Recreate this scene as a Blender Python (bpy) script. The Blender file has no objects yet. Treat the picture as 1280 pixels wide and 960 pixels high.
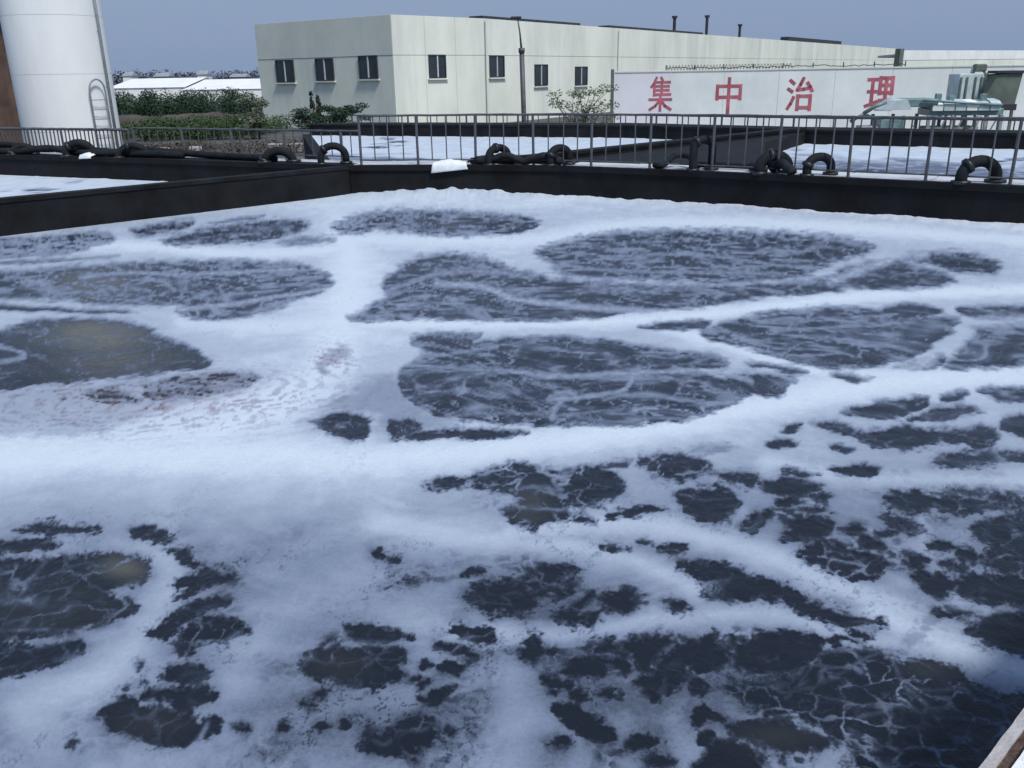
import bpy, math, random
import numpy as np
from mathutils import Vector, Matrix
random.seed(7); rng=np.random.default_rng(7)
S=bpy.context.scene
# ------------------------------------------------------------------ camera
F=1100.; H=2.41; ROLL=math.radians(1.0)
PITCH=math.atan((480-91)/F)
_fw=np.array([0,math.cos(PITCH),-math.sin(PITCH)]); _r0=np.array([1,0,0.]); _u0=np.cross(_r0,_fw)
_R=math.cos(ROLL)*_r0-math.sin(ROLL)*_u0; _U=math.sin(ROLL)*_r0+math.cos(ROLL)*_u0
cam=bpy.data.cameras.new('camera'); camo=bpy.data.objects.new('camera',cam); S.collection.objects.link(camo)
camo.matrix_world=Matrix(((_R[0],_U[0],-_fw[0],0),(_R[1],_U[1],-_fw[1],0),(_R[2],_U[2],-_fw[2],H),(0,0,0,1)))
cam.sensor_width=36; cam.lens=F/1280*36; cam.clip_start=.05; cam.clip_end=5000
S.camera=camo
# ------------------------------------------------------------------ sky, sun, exposure
SUN_EL=math.radians(54); SUN_AZ=math.radians(144)      # azimuth clockwise from +Y
w=bpy.data.worlds.new('World'); S.world=w; w.use_nodes=True
nt=w.node_tree; bg=nt.nodes['Background']
sky=nt.nodes.new('ShaderNodeTexSky'); sky.sky_type='NISHITA'; sky.sun_disc=False
sky.sun_elevation=SUN_EL; sky.sun_rotation=SUN_AZ; sky.air_density=1.2; sky.dust_density=3.0; sky.ozone_density=1.6; sky.altitude=0
hs=nt.nodes.new('ShaderNodeHueSaturation'); hs.inputs['Saturation'].default_value=.8
nt.links.new(sky.outputs[0],hs.inputs['Color'])
# thin even veil of high overcast mixed over the clear sky
vm=nt.nodes.new('ShaderNodeMix'); vm.data_type='RGBA'; vm.inputs[0].default_value=.86
nt.links.new(hs.outputs[0],vm.inputs[6]); vm.inputs[7].default_value=(2.62,3.55,5.4,1)
nt.links.new(vm.outputs[2],bg.inputs[0]); bg.inputs[1].default_value=.1
sl=bpy.data.lights.new('sun','SUN'); sl.energy=3.2; sl.angle=math.radians(12); sl.color=(1,.96,.92)
so=bpy.data.objects.new('sun',sl); S.collection.objects.link(so)
sd=Vector((math.sin(SUN_AZ)*math.cos(SUN_EL),math.cos(SUN_AZ)*math.cos(SUN_EL),math.sin(SUN_EL)))
so.rotation_euler=(-sd).to_track_quat('-Z','Y').to_euler()
S.view_settings.view_transform='Standard'; S.view_settings.look='None'; S.view_settings.exposure=0; S.view_settings.gamma=1

# ------------------------------------------------------------------ helpers
def ray(x,y): return _fw*F+_R*(x-640)+_U*(480-y)
def at(x,y,z=0.):
    """point of the level z that is seen at this place of the photograph"""
    d=ray(x,y); t=(z-H)/d[2]; return (d[0]*t,d[1]*t)
def atd(x,y,Y):
    """point at the depth Y"""
    d=ray(x,y); t=Y/d[1]; return (d[0]*t,Y,H+d[2]*t)
def tag(o,label=None,cat=None,group=None,kind=None):
    if label: o['label']=label
    if cat: o['category']=cat
    if group: o['group']=group
    if kind: o['kind']=kind
    return o
def empty(name,loc,rz=0,**k):
    o=bpy.data.objects.new(name,None); S.collection.objects.link(o); o.location=loc; o.rotation_euler=(0,0,rz); o.empty_display_size=.2
    return tag(o,**k)
class MB:
    def __init__(s): s.v=[]; s.f=[]
    def add(s,vs,fs):
        n=len(s.v); s.v+=[tuple(map(float,p)) for p in vs]; s.f+=[tuple(n+i for i in f) for f in fs]; return s
    def box(s,c,d,rz=0,b=0.):
        x,y,z=d[0]/2,d[1]/2,d[2]/2; ca,sa=math.cos(rz),math.sin(rz)
        if b<=0:
            P=[(i,j,k) for k in(-z,z) for (i,j) in((-x,-y),(x,-y),(x,y),(-x,y))]
            Fs=[(0,3,2,1),(4,5,6,7),(0,1,5,4),(1,2,6,5),(2,3,7,6),(3,0,4,7)]
        else:
            ring=lambda a,q,k:[(-a,-q,k),(a,-q,k),(a,q,k),(-a,q,k)]
            P=ring(x-b,y-b,-z)+ring(x,y,-z+b)+ring(x,y,z-b)+ring(x-b,y-b,z)
            Fs=[(3,2,1,0),(12,13,14,15)]
            for l in range(3):
                for i in range(4): j=(i+1)%4; Fs.append((l*4+i,l*4+j,l*4+4+j,l*4+4+i))
        return s.add([(c[0]+p[0]*ca-p[1]*sa,c[1]+p[0]*sa+p[1]*ca,c[2]+p[2]) for p in P],Fs)
    def prism(s,poly,z0,z1):
        n=len(poly); a=sum(poly[i][0]*poly[(i+1)%n][1]-poly[(i+1)%n][0]*poly[i][1] for i in range(n))
        if a<0: poly=poly[::-1]
        return s.add([(x,y,z0) for x,y in poly]+[(x,y,z1) for x,y in poly],[tuple(range(n))[::-1],tuple(range(n,2*n))]+[(i,(i+1)%n,n+(i+1)%n,n+i) for i in range(n)])
    def tube(s,pts,r,n=8,cap=True):
        pts=[Vector(p) for p in pts]; rs=r if hasattr(r,'__len__') else [r]*len(pts)
        up=None; base=len(s.v); vs=[]; fs=[]
        for i,p in enumerate(pts):
            t=(pts[min(i+1,len(pts)-1)]-pts[max(i-1,0)]).normalized()
            if up is None:
                up=t.cross(Vector((0,0,1)) if abs(t.z)<.9 else Vector((1,0,0))).normalized()
            up=(up-t*up.dot(t)).normalized(); q=t.cross(up)
            for k in range(n):
                a=2*math.pi*k/n; vs.append(p+(up*math.cos(a)+q*math.sin(a))*rs[i])
        for i in range(len(pts)-1):
            for k in range(n): k2=(k+1)%n; fs.append((i*n+k,i*n+k2,(i+1)*n+k2,(i+1)*n+k))
        if cap: fs.append(tuple(range(n))[::-1]); fs.append(tuple((len(pts)-1)*n+k for k in range(n)))
        return s.add(vs,fs)
    def build(s,name,m,parent=None,smooth=False,**k):
        me=bpy.data.meshes.new(name); me.from_pydata(s.v,[],s.f); me.materials.append(m)
        if smooth: me.polygons.foreach_set('use_smooth',[True]*len(me.polygons))
        me.update(); o=bpy.data.objects.new(name,me); S.collection.objects.link(o)
        if parent: o.parent=parent
        return tag(o,**k)
def copy_tree(o,parent=None):
    c=o.copy(); S.collection.objects.link(c); c.parent=parent
    for ch in list(o.children): copy_tree(ch,c)
    return c
# ---- materials
def mat(name,col,rough=.7,noise=.15,scale=3.,bump=.15,col2=None,metal=0.,stain=0.,stain_col=(.05,.045,.04),stretch=(1,1,1),spec=.5,emit=None):
    m=bpy.data.materials.new(name); m.use_nodes=True; n=m.node_tree; L=n.links; p=n.nodes['Principled BSDF']
    p.inputs['Roughness'].default_value=rough; p.inputs['Metallic'].default_value=metal; p.inputs['Specular IOR Level'].default_value=spec
    tc=n.nodes.new('ShaderNodeTexCoord'); mp=n.nodes.new('ShaderNodeMapping'); mp.inputs['Scale'].default_value=stretch
    L.new(tc.outputs['Object'],mp.inputs['Vector'])
    a=n.nodes.new('ShaderNodeTexNoise'); a.inputs['Scale'].default_value=scale; a.inputs['Detail'].default_value=6; a.inputs['Roughness'].default_value=.62
    L.new(mp.outputs[0],a.inputs['Vector'])
    mx=n.nodes.new('ShaderNodeMix'); mx.data_type='RGBA'
    c2=col2 if col2 else tuple(c*(1-noise*1.6) for c in col)
    mx.inputs[6].default_value=(*c2,1); mx.inputs[7].default_value=(*[min(1,c*(1+noise*.5)) for c in col],1)
    r=n.nodes.new('ShaderNodeMapRange'); r.inputs['From Min'].default_value=.32; r.inputs['From Max'].default_value=.68
    L.new(a.outputs['Fac'],r.inputs['Value']); L.new(r.outputs[0],mx.inputs[0]); out=mx.outputs[2]
    if stain>0:
        b=n.nodes.new('ShaderNodeTexNoise'); b.inputs['Scale'].default_value=scale*.45; b.inputs['Detail'].default_value=8; b.inputs['Roughness'].default_value=.7
        mp2=n.nodes.new('ShaderNodeMapping'); mp2.inputs['Scale'].default_value=(stretch[0]*1.7,stretch[1]*1.7,stretch[2]*.35); mp2.inputs['Location'].default_value=(3,7,1)
        L.new(tc.outputs['Object'],mp2.inputs['Vector']); L.new(mp2.outputs[0],b.inputs['Vector'])
        r2=n.nodes.new('ShaderNodeMapRange'); r2.inputs['From Min'].default_value=.5; r2.inputs['From Max'].default_value=.72; r2.inputs['To Max'].default_value=stain
        L.new(b.outputs['Fac'],r2.inputs['Value'])
        m2=n.nodes.new('ShaderNodeMix'); m2.data_type='RGBA'; L.new(r2.outputs[0],m2.inputs[0]); L.new(out,m2.inputs[6]); m2.inputs[7].default_value=(*stain_col,1); out=m2.outputs[2]
    L.new(out,p.inputs['Base Color'])
    if bump>0:
        bn=n.nodes.new('ShaderNodeBump'); bn.inputs['Strength'].default_value=bump; bn.inputs['Distance'].default_value=.02
        c=n.nodes.new('ShaderNodeTexNoise'); c.inputs['Scale'].default_value=scale*8; c.inputs['Detail'].default_value=4; L.new(tc.outputs['Object'],c.inputs['Vector'])
        L.new(c.outputs['Fac'],bn.inputs['Height']); L.new(bn.outputs[0],p.inputs['Normal'])
    return m
M=dict(
 blackwall=mat('slimy_black_concrete',(.0075,.009,.012),.75,.6,1.2,.4,stain=.6,stain_col=(.013,.011,.009),spec=.25),
 deck=mat('pale_deck_concrete',(.56,.60,.64),.85,.2,2.,.2,stain=.25,stain_col=(.2,.2,.2)),
 darkdeck=mat('dark_wet_concrete',(.010,.012,.015),.75,.5,2.,.4,spec=.25),
 rail=mat('dark_painted_steel',(.085,.095,.11),.5,.3,6.,.1,stain=.3,stain_col=(.10,.06,.045)),
 hose=mat('black_rubber',(.010,.014,.018),.8,.4,5.,.2,stain=.3,stain_col=(.03,.04,.045),spec=.3),
 flange=mat('grey_flange_steel',(.016,.02,.026),.45,.3,8.,.1),
 bag=mat('white_plastic_sheet',(.8,.84,.85),.5,.1,5.,.3),
 tower=mat('white_tank_paint',(.80,.84,.84),.7,.05,.7,.05,stain=.16,stain_col=(.40,.42,.47),stretch=(1,1,.4)),
 metal=mat('galvanised_steel',(.25,.29,.33),.45,.2,8.,.1),
 brown=mat('brown_cladding',(.15,.095,.07),.8,.35,.9,.2,stain=.4,stain_col=(.05,.035,.03)),
 dark=mat('dark_roof_edge',(.035,.04,.05),.7,.3,3.,.1),
 facade=mat('pale_render',(.74,.79,.71),.85,.09,.35,.08,stain=.5,stain_col=(.40,.44,.44),stretch=(1,1,.5)),
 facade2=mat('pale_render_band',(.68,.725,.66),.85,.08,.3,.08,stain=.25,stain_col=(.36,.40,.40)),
 roofm=mat('grey_roof_sheet',(.30,.34,.37),.6,.2,1.,.1),
 glass=mat('dark_window_glass',(.03,.045,.055),.12,.2,1.,0),
 frame=mat('window_frame_white',(.55,.60,.60),.5,.1,5.,0),
 signwall=mat('white_wall_paint',(.80,.86,.85),.8,.08,.5,.06,stain=.35,stain_col=(.46,.50,.55)),
 signlilac=mat('lilac_white_paint',(.77,.79,.85),.8,.06,.5,.06),
 red=mat('red_sign_paint',(.50,.13,.17),.8,.3,1.5,.05,stain=.5,stain_col=(.6,.36,.40)),
 teal=mat('teal_machine_paint',(.17,.28,.29),.45,.25,2.,.1,stain=.3,stain_col=(.3,.38,.38)),
 pteal=mat('pale_teal_sheet',(.52,.63,.65),.5,.15,2.,.1),
 greygreen=mat('grey_green_steel',(.13,.17,.14),.6,.25,1.2,.1),
 ground=mat('yard_ground',(.085,.088,.085),.95,.3,.25,.4,stain=.5,stain_col=(.06,.075,.045)),
 yard=mat('pale_yard_concrete',(.28,.28,.28),.9,.25,.5,.3,stain=.5,stain_col=(.12,.12,.12)),
 soil=mat('reddish_soil',(.085,.07,.058),.95,.3,.6,.4),
 leaf=mat('leaf_green',(.05,.085,.055),.9,.5,.8,0,col2=(.028,.048,.036),spec=.1),
 leaf2=mat('leaf_mid_green',(.06,.10,.04),.8,.5,1.2,0,col2=(.028,.048,.026),spec=.2),
 paleleaf=mat('leaf_pale_olive',(.17,.21,.14),.8,.5,3.,0,col2=(.10,.13,.085)),
 hazeleaf=mat('far_leaves_haze_tint',(.14,.17,.22),.9,.4,.2,0),  # leaf colour shifted to grey blue to stand in for air haze
 bark=mat('bark',(.09,.075,.06),.9,.3,6.,.3),
 sheet=mat('greenhouse_sheet',(.88,.90,.90),.5,.06,.4,0),
 kerb=mat('weathered_kerb_concrete',(.47,.46,.46),.9,.18,9.,.4,stain=.35,stain_col=(.30,.25,.23)),
 kerbwhite=mat('white_painted_kerb',(.78,.80,.78),.8,.1,10.,.3,stain=.25,stain_col=(.5,.47,.44)),
 rust=mat('rusty_steel',(.12,.075,.055),.85,.5,22.,.6,stain=.5,stain_col=(.05,.035,.03)),
 rubble=mat('pale_rubble',(.38,.38,.40),.9,.3,2.,.3),
)

# ------------------------------------------------------------------ noise in numpy (world metres)
def hash2(i,j,k=0):
    h=(i.astype(np.int64)*374761393+j.astype(np.int64)*668265263+k*1274126177)&0xffffffff
    h=((h^(h>>13))*1274126177)&0xffffffff
    return ((h^(h>>16))&0xffffff)/float(0x1000000)
def gnoise(x,y,k=0):
    i=np.floor(x);j=np.floor(y);u=x-i;v=y-j; i=i.astype(np.int64);j=j.astype(np.int64)
    def g(a,b,dx,dy):
        t=hash2(a,b,k)*2*np.pi; return np.cos(t)*dx+np.sin(t)*dy
    su=u*u*u*(u*(u*6-15)+10); sv=v*v*v*(v*(v*6-15)+10)
    a=g(i,j,u,v)*(1-su)+g(i+1,j,u-1,v)*su; b=g(i,j+1,u,v-1)*(1-su)+g(i+1,j+1,u-1,v-1)*su
    return (a*(1-sv)+b*sv)*1.4
def fbm(x,y,o=4,k=0,r=.5):
    s=0;a=1;t=0
    for q in range(o): s=s+a*gnoise(x,y,k+q*7); t+=a; a*=r; x=x*2.03+11.3; y=y*2.03-5.1
    return s/t
def worley(x,y,k=0):
    i=np.floor(x).astype(np.int64); j=np.floor(y).astype(np.int64)
    f1=np.full(x.shape,9.);f2=np.full(x.shape,9.)
    for a in(-1,0,1):
        for b in(-1,0,1):
            d=np.hypot(i+a+hash2(i+a,j+b,k)-x, j+b+hash2(i+a,j+b,k+5)-y)
            f2=np.minimum(f2,np.maximum(d,f1)); f1=np.minimum(f1,d)
    return f1,f2
def sst(a,b,x):
    t=np.clip((x-a)/(b-a),0,1); return t*t*(3-2*t)

# ------------------------------------------------------------------ tank plan (metres, camera at the origin)
WT=.61                                   # top of the tank walls above the water
nd=np.array([.736,.677])                 # direction of the near and left walls
L_far=np.array([-3.35,19.1]); L_near=L_far-nd*19
FW1=np.array([1.05,18.25]); FW2=np.array([8.02,13.85]); FW3=np.array([11.75,11.56])
NK=np.array([1.25,1.9]); NKs=NK-nd*15; FWL=np.array([-8.35,21.55]); FWLL=np.array([-22.,27.5])
TANK=[tuple(L_near),tuple(L_far),(-1.0,18.78),tuple(FW1),tuple(FW2),tuple(FW3),tuple(NKs)]
far_line=[tuple(FWLL),tuple(FWL),tuple(L_far),(-1.0,18.78),tuple(FW1),(3.4,16.95),tuple(FW2),tuple(FW3),(16.5,8.5)]
def inside(poly,x,y):
    r=np.zeros(x.shape,bool); n=len(poly)
    for i in range(n):
        x1,y1=poly[i];x2,y2=poly[(i+1)%n]
        if y1==y2: continue
        c=((y1>y)!=(y2>y))&(x<(x2-x1)*(y-y1)/(y2-y1)+x1); r^=c
    return r
def segdist(poly,x,y,closed=True):
    d=np.full(x.shape,1e9); n=len(poly)
    for i in range(n if closed else n-1):
        x1,y1=poly[i];x2,y2=poly[(i+1)%n]; dx,dy=x2-x1,y2-y1; l=dx*dx+dy*dy+1e-9
        t=np.clip(((x-x1)*dx+(y-y1)*dy)/l,0,1); d=np.minimum(d,np.hypot(x-x1-t*dx,y-y1-t*dy))
    return d
def smoothpoly(p,closed=True,m=4):
    n=len(p); out=[]
    for i in range(n if closed else n-1):
        g=lambda q:np.array(p[q%n] if closed else p[max(0,min(n-1,q))],float)
        a,b,c,d=g(i-1),g(i),g(i+1),g(i+2)
        for k in range(m):
            t=k/m; out.append(tuple(.5*((2*b)+(c-a)*t+(2*a-5*b+4*c-d)*t*t+(3*b-a-3*c+d)*t**3)))
    if not closed: out.append(tuple(map(float,p[-1])))
    return out

exec_foam=True
# Open-water patches between the foam, plus one painted post shadow, traced on the water's surface.
# (points, darkness 0..1, edge softness, lace strength 0..1, lace cell in metres)
PATCH=[
([(0,303),(35,298),(90,293),(130,291),(143,300),(120,308),(60,320),(0,322)],.8,3,.75,.5),
([(165,288),(205,280),(240,276),(235,285),(200,293),(175,296)],.85,3,.5,.5),
([(205,302),(240,290),(300,280),(350,276),(385,279),(380,288),(335,300),(260,305),(215,306)],.9,4,.45,.6),
([(262,279),(300,273),(330,269),(326,274),(290,279)],.6,2,.2,.5),
([(350,302),(395,296),(420,299),(400,304),(360,307)],.6,4,.3,.5),
([(415,284),(440,272),(480,265),(540,264),(600,268),(655,272),(674,280),(640,292),(600,294),(545,294),(500,290),(470,285),(455,292),(425,290)],.85,4,.5,.6),
([(600,292),(640,288),(674,282),(655,290),(615,294)],.9,1.5,0,.6),
([(0,347),(40,338),(100,333),(220,328),(300,327),(372,332),(405,342),(414,352),(408,362),(370,376),(330,392),(280,400),(240,398),(218,388),(225,380),(140,383),(100,377),(50,374),(0,372)],.84,4,.55,.55),
([(0,381),(60,384),(120,388),(172,391),(120,393),(60,390),(0,388)],.8,2,.1,.5),
([(0,329),(60,325),(130,321),(152,321),(110,325),(50,330),(0,333)],.6,2,.1,.5),
([(0,432),(6,412),(30,404),(60,400),(120,399),(160,403),(190,413),(215,425),(245,437),(258,450),(255,461),(215,465),(150,472),(80,478),(0,488)],.93,3.5,.35,.45),
([(440,401),(455,390),(485,370),(478,358),(500,335),(530,322),(572,318),(612,325),(640,336),(680,346),(720,352),(800,356),(900,358),(1000,352),(1045,352),(1010,364),(940,374),(880,383),(800,389),(760,396),(700,400),(600,401),(520,400)],.88,4,.45,.6),
([(668,317),(710,302),(770,292),(850,289),(960,291),(1040,298),(1092,308),(1075,318),(1040,330),(1010,344),(960,352),(880,352),(780,350),(700,342),(690,328)],.88,5,.5,.6),
([(1034,348),(1060,336),(1100,330),(1140,333),(1170,340),(1194,353),(1150,360),(1080,362),(1050,357)],.88,4,.35,.5),
([(1080,330),(1110,325),(1140,330),(1120,336),(1090,336)],.7,3,.2,.5),
([(1128,321),(1180,316),(1222,320),(1250,333),(1240,343),(1200,340),(1175,334),(1140,327)],.82,4,.3,.5),
([(940,366),(985,360),(1030,356),(1058,362),(1010,369),(960,371)],.8,3,.3,.5),
([(876,421),(890,411),(915,401),(960,391),(1010,386),(1060,385),(1130,391),(1180,397),(1200,405),(1178,425),(1150,442),(1115,454),(1060,461),(1010,457),(960,443),(920,433)],.9,3.5,.5,.5),
([(1100,386),(1130,381),(1165,384),(1182,393),(1140,397),(1110,393)],.85,3,.2,.5),
([(1198,387),(1240,383),(1285,384),(1285,396),(1250,399),(1210,397)],.8,3,.4,.5),
([(1190,448),(1212,424),(1238,408),(1285,402),(1285,452),(1240,460),(1200,462),(1178,460)],.86,4,.45,.5),
([(1115,458),(1150,450),(1180,446),(1176,458),(1140,462)],.8,3,.4,.4),
([(798,409),(830,403),(880,402),(892,406),(870,413),(830,414)],.85,2.5,.2,.4),
([(498,482),(502,465),(520,450),(560,437),(600,428),(650,423),(720,423),(790,431),(825,442),(815,455),(870,466),(920,478),(938,492),(915,508),(870,522),(780,532),(700,532),(620,531),(560,523),(520,508)],.88,3.5,.5,.45),
([(785,440),(830,437),(870,443),(908,452),(905,462),(860,461),(805,455)],.85,3.5,.45,.4),
([(514,424),(540,417),(580,416),(604,420),(590,430),(560,442),(530,440),(516,434)],.85,3,.45,.4),
([(907,472),(930,467),(960,470),(988,480),(975,494),(945,496),(918,484)],.9,3,.4,.35),
([(932,455),(965,456),(1000,461),(1010,467),(975,466)],.75,2.5,.1,.4),
([(1040,468),(1060,468),(1088,474),(1070,479),(1048,475)],.75,3,.1,.4),
([(972,472),(990,474),(996,479),(980,480),(968,476)],.7,3,.1,.4),
([(388,532),(405,522),(435,519),(458,524),(462,540),(450,551),(425,545)],.9,3.5,.3,.35),
([(486,527),(510,524),(532,530),(525,540),(500,549),(485,542)],.88,3.5,.3,.3),
([(525,540),(560,536),(620,537),(662,541),(620,547),(560,548),(500,552)],.88,3,.2,.35),
([(400,515),(440,490),(480,468),(505,485),(520,505),(560,525),(560,540),(480,545),(470,520),(430,515)],.30,9,0,.35),
([(1045,516),(1090,505),(1150,497),(1162,503),(1145,516),(1100,524),(1065,520)],.9,2.5,.35,.35),
([(1176,497),(1190,491),(1208,492),(1198,500),(1182,503)],.85,3,.3,.3),
([(1228,487),(1285,482),(1285,502),(1262,504),(1242,498)],.88,3,.4,.35),
([(1247,531),(1262,521),(1285,516),(1285,549),(1262,543)],.88,3,.3,.35),
([(1012,530),(1050,531),(1085,540),(1130,532),(1175,539),(1205,541),(1222,533),(1250,548),(1235,558),(1190,555),(1150,560),(1105,561),(1060,546)],.92,3.5,.4,.35),
([(1135,527),(1165,511),(1200,504),(1226,510),(1205,521),(1165,529)],.85,3.5,.3,.35),
([(1165,580),(1190,566),(1230,561),(1285,572),(1268,580),(1230,584)],.85,3.5,.45,.35),
([(972,540),(985,532),(1003,530),(998,537),(980,543)],.8,2.5,0,.3),
([(953,554),(975,551),(1000,557),(985,562),(962,560)],.85,2.5,.1,.3),
([(1038,561),(1055,558),(1068,564),(1050,567)],.8,2.5,.1,.3),
([(1034,588),(1058,581),(1085,582),(1102,588),(1085,598),(1055,597)],.98,2.5,.05,.3),
([(978,587),(1000,589),(1024,595),(1010,598),(985,594)],.8,2.5,.1,.3),
([(524,608),(545,600),(600,592),(642,580),(668,584),(700,588),(720,583),(745,581),(768,590),(783,605),(775,622),(740,632),(704,632),(735,645),(738,654),(690,651),(670,660),(640,655),(630,640),(655,625),(625,616),(590,610),(545,615)],.96,3.5,.5,.28),
([(748,582),(765,578),(790,578),(785,585),(765,585)],.7,3,.1,.3),
([(800,573),(830,568),(870,570),(890,585),(870,601),(832,600),(808,588)],.88,4,.4,.3),
([(842,621),(860,611),(900,612),(924,626),(912,643),(890,652),(862,643)],.97,3,.35,.28),
([(758,647),(785,637),(835,635),(822,643),(782,650)],.92,2.5,.1,.3),
([(753,683),(770,681),(790,685),(770,689)],.85,2.5,0,.3),
([(826,686),(845,683),(860,688),(840,692)],.9,2.5,0,.3),
([(800,677),(812,674),(818,679),(806,681)],.7,2.5,0,.3),
([(840,706),(865,701),(903,705),(930,716),(960,728),(978,737),(966,752),(925,754),(885,746),(868,726)],.97,3.5,.35,.25),
([(896,593),(915,590),(942,592),(943,610),(920,606)],.85,3.5,.4,.28),
([(945,602),(970,597),(1000,600),(1028,608),(1000,619),(965,618),(948,612)],.92,3,.3,.28),
([(965,628),(988,624),(1008,629),(990,635),(972,634)],.88,2.5,.1,.28),
([(1010,623),(1025,618),(1037,621),(1025,627)],.85,2.5,.1,.28),
([(925,656),(945,643),(962,640),(955,658),(938,669)],.9,3,.35,.25),
([(975,672),(995,655),(1025,650),(1042,655),(1032,669),(1000,676)],.92,3,.25,.28),
([(1055,663),(1070,656),(1083,661),(1070,668)],.9,2.5,.1,.28),
([(1000,640),(1018,636),(1028,639),(1012,643)],.8,2.5,.1,.28),
([(994,691),(1012,682),(1040,679),(1062,690),(1090,694),(1106,710),(1092,721),(1066,725),(1036,713),(1010,702)],.97,3,.7,.14),
([(1077,673),(1085,671),(1105,683),(1100,690),(1084,684)],.9,2.5,.3,.2),
([(1098,648),(1120,648),(1152,660),(1145,668),(1120,660)],.92,2.5,.3,.2),
([(1097,665),(1118,660),(1128,666),(1110,672)],.85,2.5,.2,.2),
([(1104,627),(1118,618),(1150,614),(1170,618),(1168,630),(1145,638),(1120,635)],.97,3,.25,.25),
([(1168,612),(1200,612),(1250,618),(1285,625),(1270,636),(1225,642),(1178,640)],.86,4,.85,.14),
([(1218,652),(1250,648),(1285,640),(1285,722),(1245,712),(1222,698),(1232,684),(1212,668)],.96,4,.6,.2),
([(1158,680),(1175,676),(1192,686),(1180,693),(1165,690)],.92,3,.3,.2),
([(1134,705),(1145,694),(1160,697),(1162,705),(1145,711)],.95,2.5,.1,.2),
([(1172,707),(1190,706),(1208,713),(1195,716),(1180,713)],.88,2.5,.2,.2),
([(1195,688),(1210,686),(1220,702),(1210,708),(1198,700)],.86,3,.4,.2),
([(1140,722),(1155,717),(1178,720),(1192,730),(1182,744),(1160,742),(1145,735)],.97,3,.3,.22),
([(1192,738),(1205,726),(1235,722),(1285,728),(1285,762),(1250,756),(1215,752)],.98,3,.3,.25),
([(1165,763),(1190,760),(1224,765),(1200,772),(1178,770)],.95,2.5,.3,.2),
([(1203,786),(1215,775),(1240,770),(1285,774),(1285,836),(1245,812),(1218,800)],1,3,.25,.25),
([(20,666),(50,656),(95,656),(122,662),(100,667),(50,668)],.9,3.5,.15,.28),
([(-5,682),(30,675),(78,673),(62,686),(20,690),(-5,692)],.92,3,.25,.25),
([(161,663),(185,658),(210,667),(223,675),(208,683),(182,676)],.97,3,.2,.25),
([(217,688),(238,687),(236,698),(250,707),(234,710)],.93,3,.3,.2),
([(214,732),(240,719),(270,718),(293,725),(268,732),(245,738),(232,750),(218,753),(226,742)],.95,3,.4,.2),
([(186,798),(208,775),(240,757),(272,749),(282,754),(262,764),(235,778),(212,800)],.98,3,.3,.2),
([(220,816),(225,795),(243,780),(280,772),(310,792),(285,799),(258,808),(235,822)],.98,3,.45,.18),
([(-5,703),(30,704),(60,697),(110,694),(155,694),(182,699),(190,710),(175,725),(150,731),(135,736),(142,746),(162,750),(167,762),(150,777),(110,786),(70,792),(40,797),(-5,799)],.98,3,.45,.2),
([(-5,803),(30,806),(60,808),(98,802),(108,810),(92,821),(40,842),(-5,855)],.98,3,.45,.15),
([(204,845),(225,832),(245,833),(260,840),(245,850),(220,852)],.98,3,.25,.18),
([(178,871),(210,862),(250,859),(274,866),(262,873),(240,878),(235,888),(225,890),(212,873)],.97,3,.3,.16),
([(127,888),(145,875),(166,871),(176,884),(220,889),(234,898),(247,905),(255,900),(272,898),(268,915),(242,924),(225,935),(190,930),(160,918),(135,903)],1,3,.35,.15),
([(286,908),(300,907),(310,913),(298,918)],.85,3,.1,.2),
([(170,832),(178,827),(184,832),(176,838)],.7,3,0,.2),([(150,856),(160,850),(168,856),(158,861)],.8,3,0,.2),([(172,852),(178,849),(184,853),(177,856)],.75,3,0,.2),
([(84,930),(95,925),(100,931),(90,936)],.7,3,0,.2),
([(430,783),(455,779),(480,784),(508,793),(500,798),(470,802),(440,801)],1,2.5,.2,.16),
([(378,829),(400,812),(412,800),(430,809),(470,808),(500,811),(506,824),(496,836),(508,847),(480,858),(440,853),(410,850),(388,850)],1,3,.4,.14),
([(549,792),(565,779),(595,783),(622,795),(612,808),(588,806),(565,798)],1,2.5,.2,.16),
([(543,808),(556,803),(585,811),(602,820),(592,828),(562,819)],1,2.5,.35,.14),
([(549,836),(563,831),(580,838),(568,845),(553,842)],1,2.5,.05,.2),
([(526,876),(548,868),(570,864),(560,874),(543,882)],.95,2.5,.1,.2),
([(388,872),(396,865),(407,870),(400,877)],.95,2.5,0,.2),([(376,883),(385,879),(393,885),(384,888)],.85,2.5,0,.2),
([(459,868),(466,864),(474,868),(465,873)],.85,2.5,0,.2),([(421,905),(428,900),(435,905),(428,909)],.85,2.5,0,.2),
([(390,909),(400,904),(410,909),(398,913)],.92,2.5,0,.2),([(346,909),(353,903),(360,910),(352,915)],.88,2.5,0,.2),
([(510,852),(520,845),(524,850),(514,857)],.85,2.5,0,.2),([(523,860),(532,851),(538,855),(528,864)],.9,2.5,0,.2),
([(522,832),(532,826),(538,831),(526,836)],.8,2.5,0,.2),([(252,800),(256,796),(260,802)],.6,3,0,.2),
([(450,926),(463,912),(490,912),(502,900),(530,898),(548,908),(552,918),(535,936),(515,948),(490,945),(460,938)],1,3,.45,.12),
([(555,915),(562,910),(567,916),(560,920)],.8,2.5,0,.2),
([(330,870),(380,845),(480,858),(560,870),(600,900),(560,950),(440,960),(350,935),(320,900)],.22,22,0,.2),
([(464,694),(472,691),(480,698),(470,701)],.9,2.5,0,.2),([(480,700),(490,696),(500,703),(490,707)],.9,2.5,0,.2),
([(474,737),(488,731),(502,730),(490,736)],.6,2.5,0,.2),([(500,731),(530,724),(565,722),(570,726),(530,729)],.3,3,0,.2),
([(576,720),(590,712),(606,712),(595,719)],.88,2.5,0,.2),
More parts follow.
